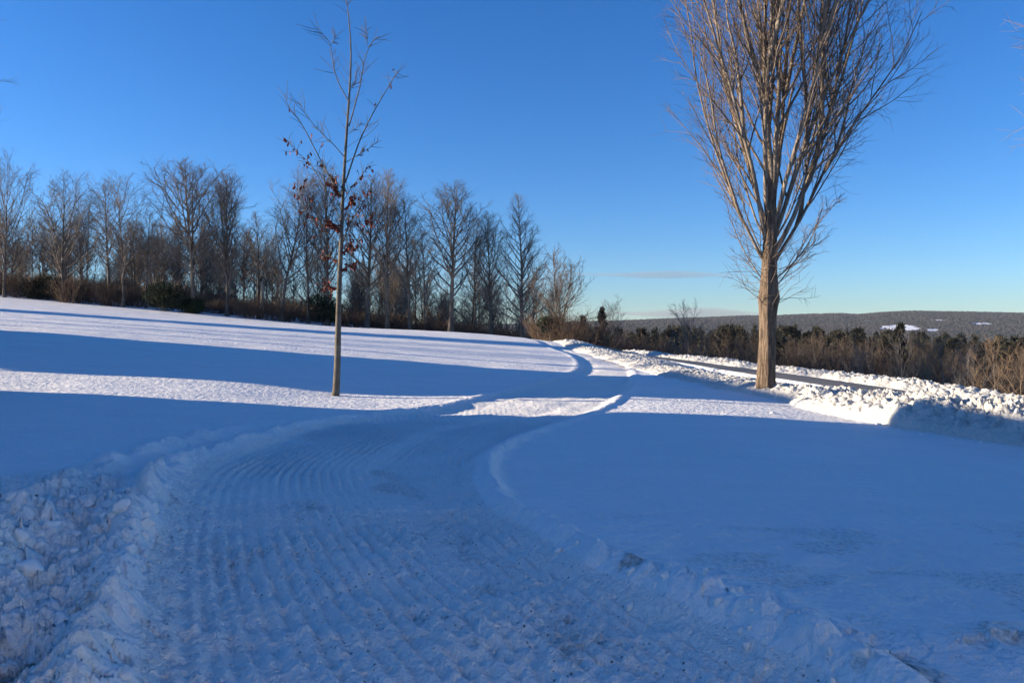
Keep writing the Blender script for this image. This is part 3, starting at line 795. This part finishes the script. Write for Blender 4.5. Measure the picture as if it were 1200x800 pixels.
for i, (px, d) in enumerate(((735,74),(752,80),(790,72),(1010,62),(1040,66),(1070,60),(1100,64),(1135,58),(1165,56),(1195,52),(1220,50))):
    x = (px - 600) / F * d; o = link('brown_shrub', BR[i % 3], None, (x, d, gz(x, d))); o.scale = (1.8, 1.8, 1.1); o.rotation_euler = (0, 0, i)
    tag(o, 'brown leafless shrub on the slope just beyond the far snow bank', 'shrub', 'brown shrubs beyond the far bank')

def replicate(src, mats_idx, spots, name, mats, label):
    """one object for a wood nobody could count"""
    Vs = []; Ts = []; Mi = []; n = 0
    for si, x, y, z, s, sz, rz in spots:
        for (V, T), mi in zip(src[si], mats_idx):
            c, q = math.cos(rz), math.sin(rz)
            W_ = np.stack([(V[:, 0] * c - V[:, 1] * q) * s + x, (V[:, 0] * q + V[:, 1] * c) * s + y, V[:, 2] * sz + z], 1)
            Vs.append(W_); Ts.append(T + n); n += len(V); Mi.append(np.full(len(T), mi))
    me = mesh_np(name, np.vstack(Vs), np.vstack(Ts), None, False)
    for m in mats: me.materials.append(m)
    me.polygons.foreach_set('material_index', np.concatenate(Mi).astype(np.int32))
    o = link(name, me); tag(o, label, 'wood', kind='stuff'); return o
PA = [tuple(a.arrays() for a in conifer(181 + k, 20, 4.5, 15, 6, 0, 1.5, .2, .5, 8, 1.0)) for k in range(3)]
sp = []
for i in range(420):
    px = rng.uniform(560, 1500); d = rng.uniform(235, 640); x = (px - 600) / F * d
    ty = np.interp(px, [560, 700, 760, 900, 1000, 1100, 1200, 1500], [394, 387, 385, 382, 386, 392, 397, 401]) + rng.uniform(-2, 13)
    z = gz(x, d); top = EYE + (HZ - ty) / F * d; s = (top - z) / 20
    sp.append((i % 3, x, d, z, s * 1.15 * 20 / max(20, 20 * s), s, rng.uniform(0, 6)))
replicate(PA, (0, 1), sp, 'far_off_wood', (M_BARK_ROW, M_PINE), 'dark evergreen wood filling the valley floor below the far hills')

UB = []
for k in range(3):
    b = brush(141 + k, 34, 2.2, 2.6, .02) ; UB.append((b.arrays(),))
LW = [tuple(a.arrays() for a in bare_tree(161 + k, 11, .11, 16, .25, (30, 55), .34, 2.0, .1, 6, 5, tw=.018)) for k in range(4)]
sp = []
for i in range(130):
    px = rng.uniform(-70, 660); d = rng.uniform(100, 165); x = (px - 600) / F * d; s_ = rng.uniform(.6, 1.15)
    sp.append((i % 4, x, d, gz(x, d), s_ * rng.uniform(1, 1.4), s_, rng.uniform(0, 6)))
replicate(LW, (0, 1), sp, 'bare_wood', (M_BARK_ROW, M_TWIG_ROW), 'dim leafless wood of thin trunks deep behind the tree row')
sp = []
for i in range(380):
    px = rng.uniform(-90, 665); d = rng.uniform(92, 150); x = (px - 600) / F * d; s_ = rng.uniform(.9, 1.9)
    sp.append((i % 3, x, d, gz(x, d) - .1, s_, s_ * rng.uniform(.5, 1.05), rng.uniform(0, 6)))
replicate(UB, (0,), sp, 'undergrowth', (M_BROWNTWIG,), 'tangled brown undergrowth filling the wood behind the tree row')

def cloud(px, py, wpx, hpx, d, dens, lab):
    import bmesh
    bm = bmesh.new(); bmesh.ops.create_icosphere(bm, subdivisions=4, radius=1)
    me = bpy.data.meshes.new('cloud'); 
    for v in bm.verts:
        v.co.z *= 1 + .5 * math.sin(v.co.x * 4 + 1) ; v.co.z += .35 * math.sin(v.co.x * 3)
    bm.to_mesh(me); bm.free()
    m = bpy.data.materials.new('thin_cloud'); m.use_nodes = True; t = m.node_tree; t.nodes.clear()
    o_ = t.nodes.new('ShaderNodeOutputMaterial'); v = t.nodes.new('ShaderNodeVolumePrincipled')
    v.inputs['Color'].default_value = (.40, .40, .46, 1); v.inputs['Density'].default_value = dens
    t.links.new(v.outputs[0], o_.inputs['Volume']); me.materials.append(m)
    p = at(px, py, d); o = link('cloud', me, None, p); o.scale = (wpx / 2 / F * d, d * .03, hpx / 2 / F * d); o.rotation_euler = (0, R(1.2), 0)
    tag(o, lab, 'cloud', kind='structure')
cloud(768, 322, 225, 6, 9000, .0012, 'long thin grey streak of cloud low in the sky left of the big tree')
cloud(800, 367, 220, 9, 14000, .0012, 'low grey cloud band lying on the horizon left of the big tree')
# ------------------------------------------------------------------ far hills
def hills():
    prof = np.array([(-1500,379),(-600,377),(0,377),(300,379),(500,380),(700,378),(760,375.5),(830,373),(870,371.5),(910,371.3),(950,369.5),(985,369),(1003,370),(1040,367.2),(1070,366),(1110,366.6),(1150,367.2),(1200,368.5),(1320,366),(1500,371),(1900,372),(2600,378)], float)
    pxs = np.arange(-1500, 2600, 2.5); ds = np.linspace(1500, 3900, 110)
    PX, D = np.meshgrid(pxs, ds)
    top = EYE + (HZ - np.interp(PX, prof[:, 0], prof[:, 1])) / F * 3000.0
    t = np.clip((D - 1500) / 1500.0, 0, 1)
    g = t * t * (3 - 2 * t)
    Z = -36 + (top + 36) * g - 30 * sst(3000, 3900, D)
    X = (PX - 600) / F * D
    Z += 10 * fbm(X * .002, D * .002, 201, 4) * g * (1 - .85 * sst(2500, 3000, D)) + 1.5 * fbm(X * .02, D * .02, 205, 2) * g
    V = np.stack([X, D, Z], -1).reshape(-1, 3); Q = fix_up(V, grid_faces(len(ds), len(pxs)))
    x = V[:, 0]; y = V[:, 1]
    py = HZ - (V[:, 2] - EYE) / y * F; pxx = 600 + x / y * F
    # open snowy fields on the slope
    def blob(cx, cy, rx, ry, seed): return 1 - ((pxx - cx) / rx) ** 2 - ((py - cy) / ry) ** 2 + .9 * fbm(x * .012, y * .012, seed, 3)
    sn = np.maximum.reduce([blob(1056, 384, 27, 4.6, 211), blob(1092, 386.5, 9, 2.6, 213), blob(1001, 385, 4, 1.4, 215), blob(1100, 375, 16, 1.3, 217) * .6, blob(1150, 379, 16, 1.6, 219) * .6, blob(1016, 376, 6, 1.0, 221) * .6])
    m, nt, b = nodes('hill_forest')
    n1 = noise(nt, .012, 5, .65, coords(nt)); n2 = noise(nt, .0025, 4, .6, coords(nt))
    c = ramp(nt, n1.outputs['Fac'], [(.35, (.024, .020, .025)), (.7, (.044, .035, .041))])
    c = mix(nt, ramp(nt, n2.outputs['Fac'], [(.5, 0.0), (.62, .6)]), c, (.04, .05, .04))
    c = mix(nt, ramp(nt, attr(nt, 'snow'), [(.3, 0.0), (.55, 1.0)]), c, (.8, .8, .82))
    nt.links.new(c, b.inputs['Base Color']); b.inputs['Roughness'].default_value = 1; b.inputs['Specular IOR Level'].default_value = 0
    bump(nt, b, n1.outputs['Fac'], 1, 2.5)
    o = link('hills', mesh_np('hills', V, Q, m, True, {'snow': sn}))
    tag(o, 'long low wooded hills on the horizon with a snowy clearing', 'hills', kind='structure')
    # crowns of the hill's wood
    r = np.random.default_rng(9); n = 17000
    ds_ = 1550 + 1500 * r.uniform(0, 1, n) ** .8; px_ = r.uniform(640, 1260, n)
    i = np.clip(np.searchsorted(ds, ds_), 1, len(ds) - 1); j = np.clip(((px_ + 1500) / 2.5).astype(int), 0, len(pxs) - 1)
    f = (ds_ - ds[i-1]) / (ds[i] - ds[i-1]); zz = Z[i-1, j] * (1 - f) + Z[i, j] * f
    snj = sn.reshape(Z.shape)[i, j]
    keep = snj < .25 + r.uniform(-.1, .15, n)
    px_, ds_, zz = px_[keep], ds_[keep], zz[keep]; n = len(zz)
    h = r.uniform(3, 6.5, n); w = r.uniform(3, 6, n); xx = (px_ - 600) / F * ds_
    lv = np.array([(0, .0), (1.0, .35), (.75, .75)])
    ang = np.arange(5) * 2 * math.pi / 5
    Vv = []
    for q, zf in lv[1:]:
        for a in ang:
            Vv.append(np.stack([xx + w * q * np.cos(a + h), ds_ + w * q * np.sin(a + h), zz + h * zf], 1))
    Vv.append(np.stack([xx, ds_, zz - 2], 1)); Vv.append(np.stack([xx + w * .1, ds_, zz + h], 1))
    Vv = np.stack(Vv, 1)      # n, 12, 3
    tri = []
    for a in range(5):
        b_ = (a + 1) % 5
        tri += [(10, b_, a), (a, b_, 5 + b_), (a, 5 + b_, 5 + a), (5 + a, 5 + b_, 11)]
    T = (np.array(tri)[None] + np.arange(n)[:, None, None] * 12).reshape(-1, 3)
    tag(link('hill_wood', mesh_np('hill_wood', Vv.reshape(-1, 3), T, M_HILLWOOD, True)), 'leafless purplish wood covering the far hills', 'wood', kind='stuff')
hills()

# ------------------------------------------------------------------ the big tree by the road
def big_tree(seed=8):
    rng = np.random.default_rng(seed)
    p0 = at(897, 456, 22.5); gx, gy = p0.x, p0.y; g0 = gz(gx, gy)
    # trunk, measured heights above the ground
    T = np.array([(0,0,-.4),(0,0,0),(0.02,0,.35),(.04,0,.9),(.06,.0,1.6),(.07,.02,2.3),(.09,.02,2.75),(.10,.03,3.1),(.10,.03,3.7),(.12,.04,4.3),(.14,.04,4.9),(.16,.05,5.6),(.19,.06,6.6)], float)
    Rr = np.array([.33,.31,.265,.235,.225,.232,.262,.25,.212,.198,.18,.14,.08])
    ns = 72; ang = np.arange(ns) * 2 * math.pi / ns
    # lengthen with subdivision for bark ridges
    tt = np.linspace(0, len(T) - 1, 170); Ti = np.stack([np.interp(tt, np.arange(len(T)), T[:, k]) for k in range(3)], 1); Ri = np.interp(tt, np.arange(len(T)), Rr)
    A, Zi = np.meshgrid(ang, np.arange(len(Ti)))
    zz = Ti[Zi, 2]
    rad = Ri[Zi] * (1 + .05 * np.sin(A * 3 + zz * .5) + .035 * np.sin(A * 7 + 1 + zz * .8)) 
    u = A / (2 * math.pi) * 26
    rid = vnoise(np.cos(A) * 7 + zz * .25, np.sin(A) * 7 + zz * 1.1, 301) + .6 * vnoise(np.cos(A) * 14, np.sin(A) * 14 + zz * 3, 303)
    rid2 = np.abs(vnoise(np.cos(A) * 4.5 + zz * .2, np.sin(A) * 4.5 + zz * .5, 305)) + .5 * np.abs(vnoise(np.cos(A) * 9, np.sin(A) * 9 + zz * 1.2, 306))
    rad = rad + .014 * rid + .085 * np.minimum(rid2, .3) - .02 + .08 * np.exp(-np.clip(zz, 0, 9) / .2) * (np.maximum(0, np.sin(A * 4 + .7)) ** 2) + .045 * np.exp(-((zz - 2.85) / .16) ** 2) * (.6 + .5 * np.sin(2 * A + 1))
    V = np.stack([Ti[Zi, 0] + rad * np.cos(A), Ti[Zi, 1] + rad * np.sin(A), zz], -1).reshape(-1, 3)
    i = np.arange(len(Ti) * ns).reshape(len(Ti), ns); r_ = np.roll(i, -1, 1)
    Q = np.stack([i[:-1], r_[:-1], r_[1:], i[1:]], -1).reshape(-1, 4)
    e = tag(empty('maple_tree', (gx, gy, g0)), 'large bare maple with a thick rugged trunk and upswept limbs beside the road', 'tree')
    link('trunk', mesh_np('trunk', V, Q, M_BARK_BIG, True), e)
    limbs = []; L2 = []; L3 = []; L4 = []
    # start height, dx, dz over the first stretch (picture plane), depth share, length, base radius
    spec = [(3.75,-.44,1,.15,8.5,.075),(4.3,-.36,1,-.5,10,.08),(4.7,-.27,1,.45,11,.08),(5.0,-.16,1,-.25,12,.09),(5.6,-.06,1,.2,12,.10),
            (6.0,.05,1,-.1,12,.10),(5.3,.14,1,.35,12,.09),(4.8,.25,1,-.4,12,.09),(4.4,.36,1,.25,11.5,.085),(4.0,.56,1,-.15,11,.09),(3.7,.68,1,.3,9.5,.07),
            (3.3,.8,.6,-.2,2.6,.035),(3.9,-.6,.9,-.2,2.6,.035),(3.25,-.8,.9,.3,2.2,.03),(3.05,.7,.5,.4,2.4,.03),(4.4,.75,1,.5,5.5,.05),(4.5,-.45,1,.8,6,.05),
            (6.3,.0,1,.0,10,.11)]
    jobs = []
    for (z0, dx, dz, dy, L, r) in spec: jobs.append((z0, dx, dz, dy, L, r * (1.25 if L > 9 else 1), None))
    while jobs:
        z0, dx, dz, dy, L, r, par = jobs.pop(0)
        px_ = np.interp(z0, T[:, 2], T[:, 0]); d = np.array([dx, dy * .55, dz]); d /= np.linalg.norm(d)
        st_ = (px_ + .06 * np.sign(dx), .03, z0)
        if par is not None: st_, d = par
        B = path(rng, st_, d, L, 16, .042, .04 if L > 7 else .06)
        if par is None and L > 8:       # heavy forks
            for _ in range(int(rng.integers(1, 3)) if abs(dx) > .1 else 1):
                ff = rng.uniform(.10, .42); fp, fd = sample(B, ff); fa = R(rng.uniform(13, 27)); fs = perp(rng, fd)
                jobs.append((z0, dx, dz, dy, L * (1 - ff) * rng.uniform(.7, .95), r * .95, (fp, fd * math.cos(fa) + fs * math.sin(fa))))
        r *= .66; rad = taper(16, r, .012, .85); limbs.append((B, rad))
        nb = int(L * 1.6) + 2
        for k in range(nb):
            f = .12 + .86 * (k + rng.uniform()) / nb; p, dd = sample(B, min(f, .985))
            out = np.array([p[0] - .1, p[1], 0.0]); out /= np.linalg.norm(out) + 1e-6
            sd = perp(rng, dd) + out * .25; sd -= dd * sd.dot(dd); sd /= np.linalg.norm(sd) + 1e-9
            a = R(rng.uniform(14, 34)); l2 = (L * .28 * (1 - .55 * f) + .6) * rng.uniform(.6, 1.25)
            C = path(rng, p, dd * math.cos(a) + sd * math.sin(a), l2, 7, .075, .05)
            r2 = min(np.interp(f * 16, np.arange(17), rad) * .6, .010 * l2 + .008); L2.append((C, taper(7, r2, .007)))
            n3 = int(l2 * 3.2) + 2
            for j in range(n3):
                f3 = .12 + .87 * (j + rng.uniform()) / n3; p3, d3 = sample(C, min(f3, .99)); a3 = R(rng.uniform(22, 50))
                l3 = (l2 * .30 * (1 - .4 * f3) + .22) * rng.uniform(.6, 1.3)
                D = path(rng, p3, d3 * math.cos(a3) + perp(rng, d3) * math.sin(a3), l3, 4, .10, .05)
                L3.append((D, taper(4, .0075, .004)))
                for _ in range(3):
                    p4, d4 = sample(D, rng.uniform(.2, .98)); a4 = R(rng.uniform(25, 58))
                    E = path(rng, p4, d4 * math.cos(a4) + perp(rng, d4) * math.sin(a4), l3 * rng.uniform(.3, .7), 2, .14, .06)
                    L4.append((E, taper(2, .0045, .0025)))
    for k in range(46):       # sprouts low on the trunk
        z0 = rng.uniform(2.6, 4.6); a = rng.uniform(0, 6.28); rr = np.interp(z0, T[:, 2], Rr) * .9
        d = np.array([math.cos(a), math.sin(a), rng.uniform(.0, .9)])
        D = path(rng, (.1 + rr * math.cos(a), rr * math.sin(a), z0), d, rng.uniform(.5, 1.7), 6, .12, .05); L3.append((D, taper(6, .010, .004)))
        for _ in range(5):
            p4, d4 = sample(D, rng.uniform(.3, .98)); a4 = R(rng.uniform(25, 60))
            L4.append((path(rng, p4, d4 * math.cos(a4) + perp(rng, d4) * math.sin(a4), rng.uniform(.2, .6), 2, .12, .04), taper(2, .005, .003)))
    g = Geo(); g.tubes(limbs, 9); link('limbs', g.mesh('limbs', M_LIMB_BIG), e)
    g = Geo(); g.tubes(L2, 5); g.tubes(L3, 3); g.tubes(L4, 3); link('crown', g.mesh('crown', M_TWIG_BIG), e)
big_tree()

# ------------------------------------------------------------------ the young tree in the field
def sapling():
    rng = np.random.default_rng(77)
    D0 = 20.0; base = at(393, 465.5, D0); g0 = gz(base.x, base.y)
    def P3(L, seed):
        n = len(L); dy = np.cumsum(np.concatenate([[0], np.random.default_rng(seed).normal(size=n - 1) * .12 + np.random.default_rng(seed).choice([-1, 1]) * .10 * (seed > 0)]))
        return np.array([((px - 393.0) / F * D0, dy[i] if seed else 0.0, (465.5 - py) / F * D0) for i, (px, py) in enumerate(L)])
    lead = [(393,474),(393,465),(394,455),(395.5,420),(396.5,380),(398,330),(400,287),(402,234),(406,168),(409,126),(411.5,84),(411.5,51),(408.5,18),(406,-6)]
    rad = [.125,.112,.09,.082,.073,.064,.054,.044,.034,.028,.022,.016,.011,.005]
    def refine(P, r, k=3):
        Q = smooth_line(P.tolist(), k); rr = np.interp(np.linspace(0, len(P) - 1, len(Q)), np.arange(len(P)), r)
        return Q, rr
    P = P3(lead, 0); Q, rr = refine(P, rad, 4)
    g = Geo(); g.tubes([(Q, rr)], 14)
    e = tag(empty('young_tree', (base.x, base.y, g0)), 'slender young tree with a few curled red brown leaves, standing alone in the snowy field', 'tree')
    link('trunk', g.mesh('trunk', M_BARK_YOUNG), e)
    br = [([(408.5,120),(397.5,99),(391.5,78),(388.5,55.5),(377,43)],.020,0),([(388.5,55.5),(391,48),(392,41)],.008,0),
          ([(409.5,150),(418.5,102),(424.5,81),(431,52.5),(442,39)],.022,0),([(431,52.5),(430,44),(428.5,34)],.008,0),
          ([(405,216),(420,172),(432,147),(444,123),(456,99),(463.5,80)],.028,.15),([(402,234),(384,205),(372,183),(357,150),(345,135),(339,118)],.026,.25),
          ([(401,262),(380,222),(361.5,192),(345,177),(333,163)],.022,.6),([(406,192),(422,184),(435,177),(446,169)],.013,.2),
          ([(404,186),(392,172),(381,162),(366,144),(358,129)],.016,.05),([(400,288),(383,273),(367,260),(355,240),(349,229)],.022,1.0),
          ([(401,289),(408,272),(413,260),(424,242),(433,226)],.024,1.0),([(399.5,308),(390,304),(380,300),(371,303)],.010,1.3),
          ([(398,340),(391,337),(386,338),(380,334)],.008,1.5),([(400,297),(410,294),(418,291),(424,291)],.010,1.2),
          ([(402,240),(413,222),(425,208),(437,190)],.014,.7),([(403,225),(394,214),(387,206),(376,200)],.010,.8),([(407,160),(415,150),(421,140)],.008,0),([(410,110),(416,98),(418,86)],.007,0),
          ([(400,270),(412,262),(424,262),(432,256)],.010,1.2),([(399,320),(408,313),(414,312)],.008,1.2),([(399.5,300),(407,294),(412,286)],.007,2),([(401,275),(394,266),(389,262)],.007,2),([(402,250),(410,240),(414,232)],.007,2),([(402.5,235),(395,225),(391,218)],.007,2)]
    L1 = []; L2 = []; leaves = []
    for s, (L, r, lf) in enumerate(br):
        Pb = P3(L, s + 1); # start on the leader
        Pb[:, 1] -= Pb[0, 1]; Qb, rb = refine(Pb, np.linspace(r * .78, .005, len(Pb)), 4); L1.append((Qb, rb))
        nt = 6 + int(len(L) * 2.4)
        for k in range(nt):
            p, d = sample(Qb, rng.uniform(.2, .98)); a = R(rng.uniform(30, 60)); l = rng.uniform(.15, .55) * (1.2 if r > .015 else .7)
            T = path(rng, p, d * math.cos(a) + perp(rng, d) * math.sin(a), l, 4, .12, .03); L2.append((T, taper(4, .007, .004)))
            for _ in range(rng.poisson(lf * 1.2)):
                leaves.append(sample(T, rng.uniform(.4, .99))[0])
        for _ in range(int(lf * 11)): leaves.append(sample(Qb, rng.uniform(.25, .99))[0])
    for k in range(42):      # short spurs on the leader
        p, d = sample(Q, rng.uniform(.38, .985)); a = R(rng.uniform(28, 60))
        L2.append((path(rng, p, d * math.cos(a) + perp(rng, d) * math.sin(a), rng.uniform(.15, .6), 4, .1, .05), taper(4, .006, .003)))
    g = Geo(); g.tubes(L1, 6); g.tubes(L2, 4); link('crown', g.mesh('crown', M_BARK_YOUNG), e)
    # curled, hanging dry leaves: cupped five by three vertex blades
    V = []; Fq = []; n = 0
    for q in leaves:
        L = rng.uniform(.06, .115); w = L * rng.uniform(.30, .45); a = rng.uniform(0, 6.28); curl = rng.uniform(.5, 1.3)
        ax = np.array([math.cos(a), math.sin(a), 0]); dn = np.array([rng.normal() * .4, rng.normal() * .4, -1]); dn /= np.linalg.norm(dn)
        nx = np.cross(ax, dn); nx /= np.linalg.norm(nx)
        for i in range(5):
            t = i / 4; wd = w * math.sin(math.pi * (.12 + .8 * t)) ** .8
            for j in (-1, 0, 1):
                V.append(q + dn * L * t + ax * wd * j * math.cos(curl * .6) + nx * (wd * abs(j) * math.sin(curl) + L * .35 * math.sin(curl) * t * t))
        for i in range(4):
            for j in range(2): Fq.append((n + i * 3 + j, n + i * 3 + j + 1, n + i * 3 + j + 4, n + i * 3 + j + 3))
        n += 15
    link('leaves', mesh_np('leaves', np.array(V), np.array(Fq), M_LEAF, True), e)
sapling()

# ------------------------------------------------------------------ neighbours just outside the frame whose twigs or shadows reach into it
off = bare_tree(401, 15, .2, 26, .25, (45, 65), .40, 2.0, .08, 9, 6, tw=.010, n4=2)
t1 = tree_thing('bare_tree', off, (M_BARK_ROW, M_TWIG_BIG), 'bare tree whose twig tips reach in at the left edge of the photo', loc=(-29.9, 36, gz(-29.9, 36)))
x2, y2 = 21.9, 26.0
t2 = dup(t1, (x2, y2, gz(x2, y2)), .9, 1.1, 'bare tree whose twig tips reach in at the top right edge of the photo')
dup(t1, (-52, 47, gz(-52, 47)), 1.1, .8, 'bare tree standing off to the left of the field beyond the photo edge')
dup(t1, (-47, 41.5, gz(-47, 41.5)), 4.1, .6, 'smaller bare tree standing off to the left of the field beyond the photo edge')
spr = conifer(501, 14, 2.6, 40, 8, -.2, .6, .04, .2, 9)
s1 = tree_thing('spruce_tree', spr, (M_BARK_ROW, M_NEEDLE), 'tall dense spruce left of the field, outside the photo, nearest the tree row', 'spruce tree', loc=(-58, 60.0, gz(-58, 60)))
dup(s1, (-64, 58.4, gz(-64, 58.4)), 2, 1.05, 'tall dense spruce left of the field, outside the photo, farther from the tree row')

M_WALL = flat_mat('clapboard', (.26, .23, .20), (.31, .28, .25), 2.0)
M_ROOF = flat_mat('shingles', (.05, .05, .055), (.09, .09, .09), 5.0)
M_TRIM = flat_mat('white_trim', (.70, .70, .68), (.78, .78, .76), 3.0)
M_GLASS = flat_mat('dark_window', (.02, .025, .03), (.03, .035, .04), 1.0, .1)
M_BRICK = flat_mat('chimney_brick', (.17, .07, .05), (.27, .12, .09), 8.0)
def gable_house(name, label, x0, x1, y0, y1, zg, eave, ridge, chimneys, extra=None):
    """ridge along y; faces +x to the field"""
    e = tag(empty(name, ((x0 + x1) / 2, (y0 + y1) / 2, zg)), label, 'house')
    ox, oy = (x0 + x1) / 2, (y0 + y1) / 2
    def lk(nm, V, Q, m, par=None):
        V = np.array(V, float); V[:, 0] -= ox; V[:, 1] -= oy; V[:, 2] -= zg
        return link(nm, mesh_np(nm, V, Q, m, False), par or e)
    xm = (x0 + x1) / 2
    me = bpy.data.meshes.new('wall')
    P = [(x0,y0,zg-.5),(x1,y0,zg-.5),(x1,y0,eave),(xm,y0,ridge-.12),(x0,y0,eave)]; P2 = [(a, y1, c) for a, _, c in P]
    vv = [(a - ox, b - oy, c - zg) for a, b, c in P + P2]
    me.from_pydata(vv, [], [(0,1,2,3,4),(9,8,7,6,5)] + [(i, i + 5, (i + 1) % 5 + 5, (i + 1) % 5) for i in (0, 1, 4)])
    me.materials.append(M_WALL); link('wall', me, e)
    o_ = .35; sl = (ridge - eave) / (xm - x0)
    V = []; Q = []
    for sx, xe in ((-1, x0 - o_), (1, x1 + o_)):
        ze = eave - sl * o_; n = len(V)
        V += [(xe, y0 - o_, ze), (xm, y0 - o_, ridge), (xm, y1 + o_, ridge), (xe, y1 + o_, ze), (xe, y0 - o_, ze + .14), (xm, y0 - o_, ridge + .14), (xm, y1 + o_, ridge + .14), (xe, y1 + o_, ze + .14)]
        Q += [tuple(n + k for k in q) for q in ((0,1,2,3),(4,7,6,5),(0,4,5,1),(1,5,6,2),(2,6,7,3),(3,7,4,0))]
    lk('roof', V, Q, M_ROOF)
    for (cx, cy, s, zt) in chimneys:
        V, Q = box_arr(cx - s, cx + s, cy - s, cy + s, ridge - 1.0, zt); c = lk('chimney', V, Q, M_BRICK)
    for k, wy in enumerate(np.arange(y0 + 2, y1 - 1.2, 3.0)):
        V, Q = box_arr(x1 - .02, x1 + .05, wy - .55, wy + .55, zg + .9, zg + 2.3); f = lk('window', V, Q, M_TRIM)
        V, Q = box_arr(x1 + .05, x1 + .055, wy - .47, wy + .47, zg + .98, zg + 2.22); lk('pane', V, Q, M_GLASS, f)
    return e
SUN_EL = 11.5; SUN_BEHIND = -2.0
gable_house('house', 'low clapboard house left of the viewer, outside the photo, shading the near driveway', -21, -14, -12, 17.1, .75, 3.3, 5.45, [])
gable_house('house', 'small clapboard cottage with two chimneys left of the field, outside the photo', -33, -25, 21.8, 31.7, 1.9, 4.8, 7.3, [(-29, 24.6, .32, 8.5), (-29, 26.6, .3, 8.7)])
def haze():
    V, Q = box_arr(-7000, 7000, -6500, 6500, -60, 160)
    m = bpy.data.materials.new('haze_air'); m.use_nodes = True; t = m.node_tree; t.nodes.clear()
    o_ = t.nodes.new('ShaderNodeOutputMaterial'); v = t.nodes.new('ShaderNodeVolumePrincipled')
    v.inputs['Color'].default_value = (.80, .88, 1, 1); v.inputs['Density'].default_value = 4.5e-5
    t.links.new(v.outputs[0], o_.inputs['Volume'])
    tag(link('haze', mesh_np('haze', V, Q, m, False)), 'thin pale haze over the valley and hills', kind='stuff')
haze()
def bounce_house():  # unseen house added so its sunlit wall bounces light onto the near snow
    X0, X1, Y0, Y1, HT = 5.2, 15.0, -15.0, -2.8, 6.3
    e = tag(empty('house', (10.7, -9, gz(10.7, -9))), 'added white clapboard bounce house behind the viewer to the right, outside the photo', 'house')
    z0 = gz(10.7, -9)
    V, Q = box_arr(X0 - 10.7, X1 - 10.7, Y0 + 9, Y1 + 9, -.6, HT); link('wall', mesh_np('wall', V, Q, M_TRIM, False), e)
    a, b, c, d = X0 - 11.1, X1 - 10.3, Y0 + 8.6, Y1 + 9.4; h0 = HT + .003; m_ = (a + b) / 2
    me = bpy.data.meshes.new('roof'); me.from_pydata([(a,c,h0),(b,c,h0),(b,d,h0),(a,d,h0),(m_,c,h0+3),(m_,d,h0+3)], [], [(0,3,5,4),(1,4,5,2),(0,4,1),(3,2,5),(0,1,2,3)])
    me.materials.append(M_ROOF); link('roof', me, e)
    for wy in (-3.6, -1.0, 1.8, 4.2):
        for zz in (.9, 3.5):
            V, Q = box_arr(X0 - 10.76, X0 - 10.69, wy - .5, wy + .5, zz, zz + 1.4); f = link('window', mesh_np('window', V, Q, M_ROOF, False), e)
            V, Q = box_arr(X0 - 10.765, X0 - 10.76, wy - .42, wy + .42, zz + .08, zz + 1.32); link('pane', mesh_np('pane', V, Q, M_GLASS, False), f)
bounce_house()

# ------------------------------------------------------------------ light, sky, camera
sd = Vector((-math.cos(R(SUN_BEHIND)) * math.cos(R(SUN_EL)), -math.sin(R(SUN_BEHIND)) * math.cos(R(SUN_EL)), math.sin(R(SUN_EL))))
l = bpy.data.lights.new('sun', 'SUN'); l.energy = 4.2; l.angle = R(.5); l.color = (1.0, .86, .66)
lo = bpy.data.objects.new('sun', l); COL.objects.link(lo); lo.rotation_euler = sd.to_track_quat('Z', 'Y').to_euler()
wd = bpy.data.worlds.new('World'); S.world = wd; wd.use_nodes = True
nt = wd.node_tree; bg = nt.nodes['Background']
sky = nt.nodes.new('ShaderNodeTexSky'); sky.sky_type = 'NISHITA'; sky.sun_disc = False
sky.sun_elevation = R(SUN_EL); sky.sun_rotation = math.atan2(sd.x, sd.y)
sky.altitude = 400; sky.air_density = 1.0; sky.dust_density = .3; sky.ozone_density = 3.0
hs = nt.nodes.new('ShaderNodeHueSaturation'); hs.inputs['Saturation'].default_value = 1.26
nt.links.new(sky.outputs[0], hs.inputs['Color']); tint = mix(nt, 1.0, hs.outputs[0], (.79, 1.01, 1.40), 'MULTIPLY'); nt.links.new(tint, bg.inputs['Color'])
bg.inputs['Strength'].default_value = .052

cam = bpy.data.cameras.new('camera'); cam.sensor_width = 36; cam.lens = 36 * F / 1200; cam.clip_end = 20000; cam.clip_start = .05
co = bpy.data.objects.new('camera', cam); COL.objects.link(co)
co.location = (0, 0, EYE); co.rotation_euler = (R(90) - math.atan(8 / F), 0, 0)
S.camera = co
S.view_settings.view_transform = 'Standard'; S.view_settings.look = 'None'; S.view_settings.exposure = 1.62; S.view_settings.gamma = 1.0
S.cycles.max_bounces = 6; S.cycles.diffuse_bounces = 3; S.cycles.glossy_bounces = 2
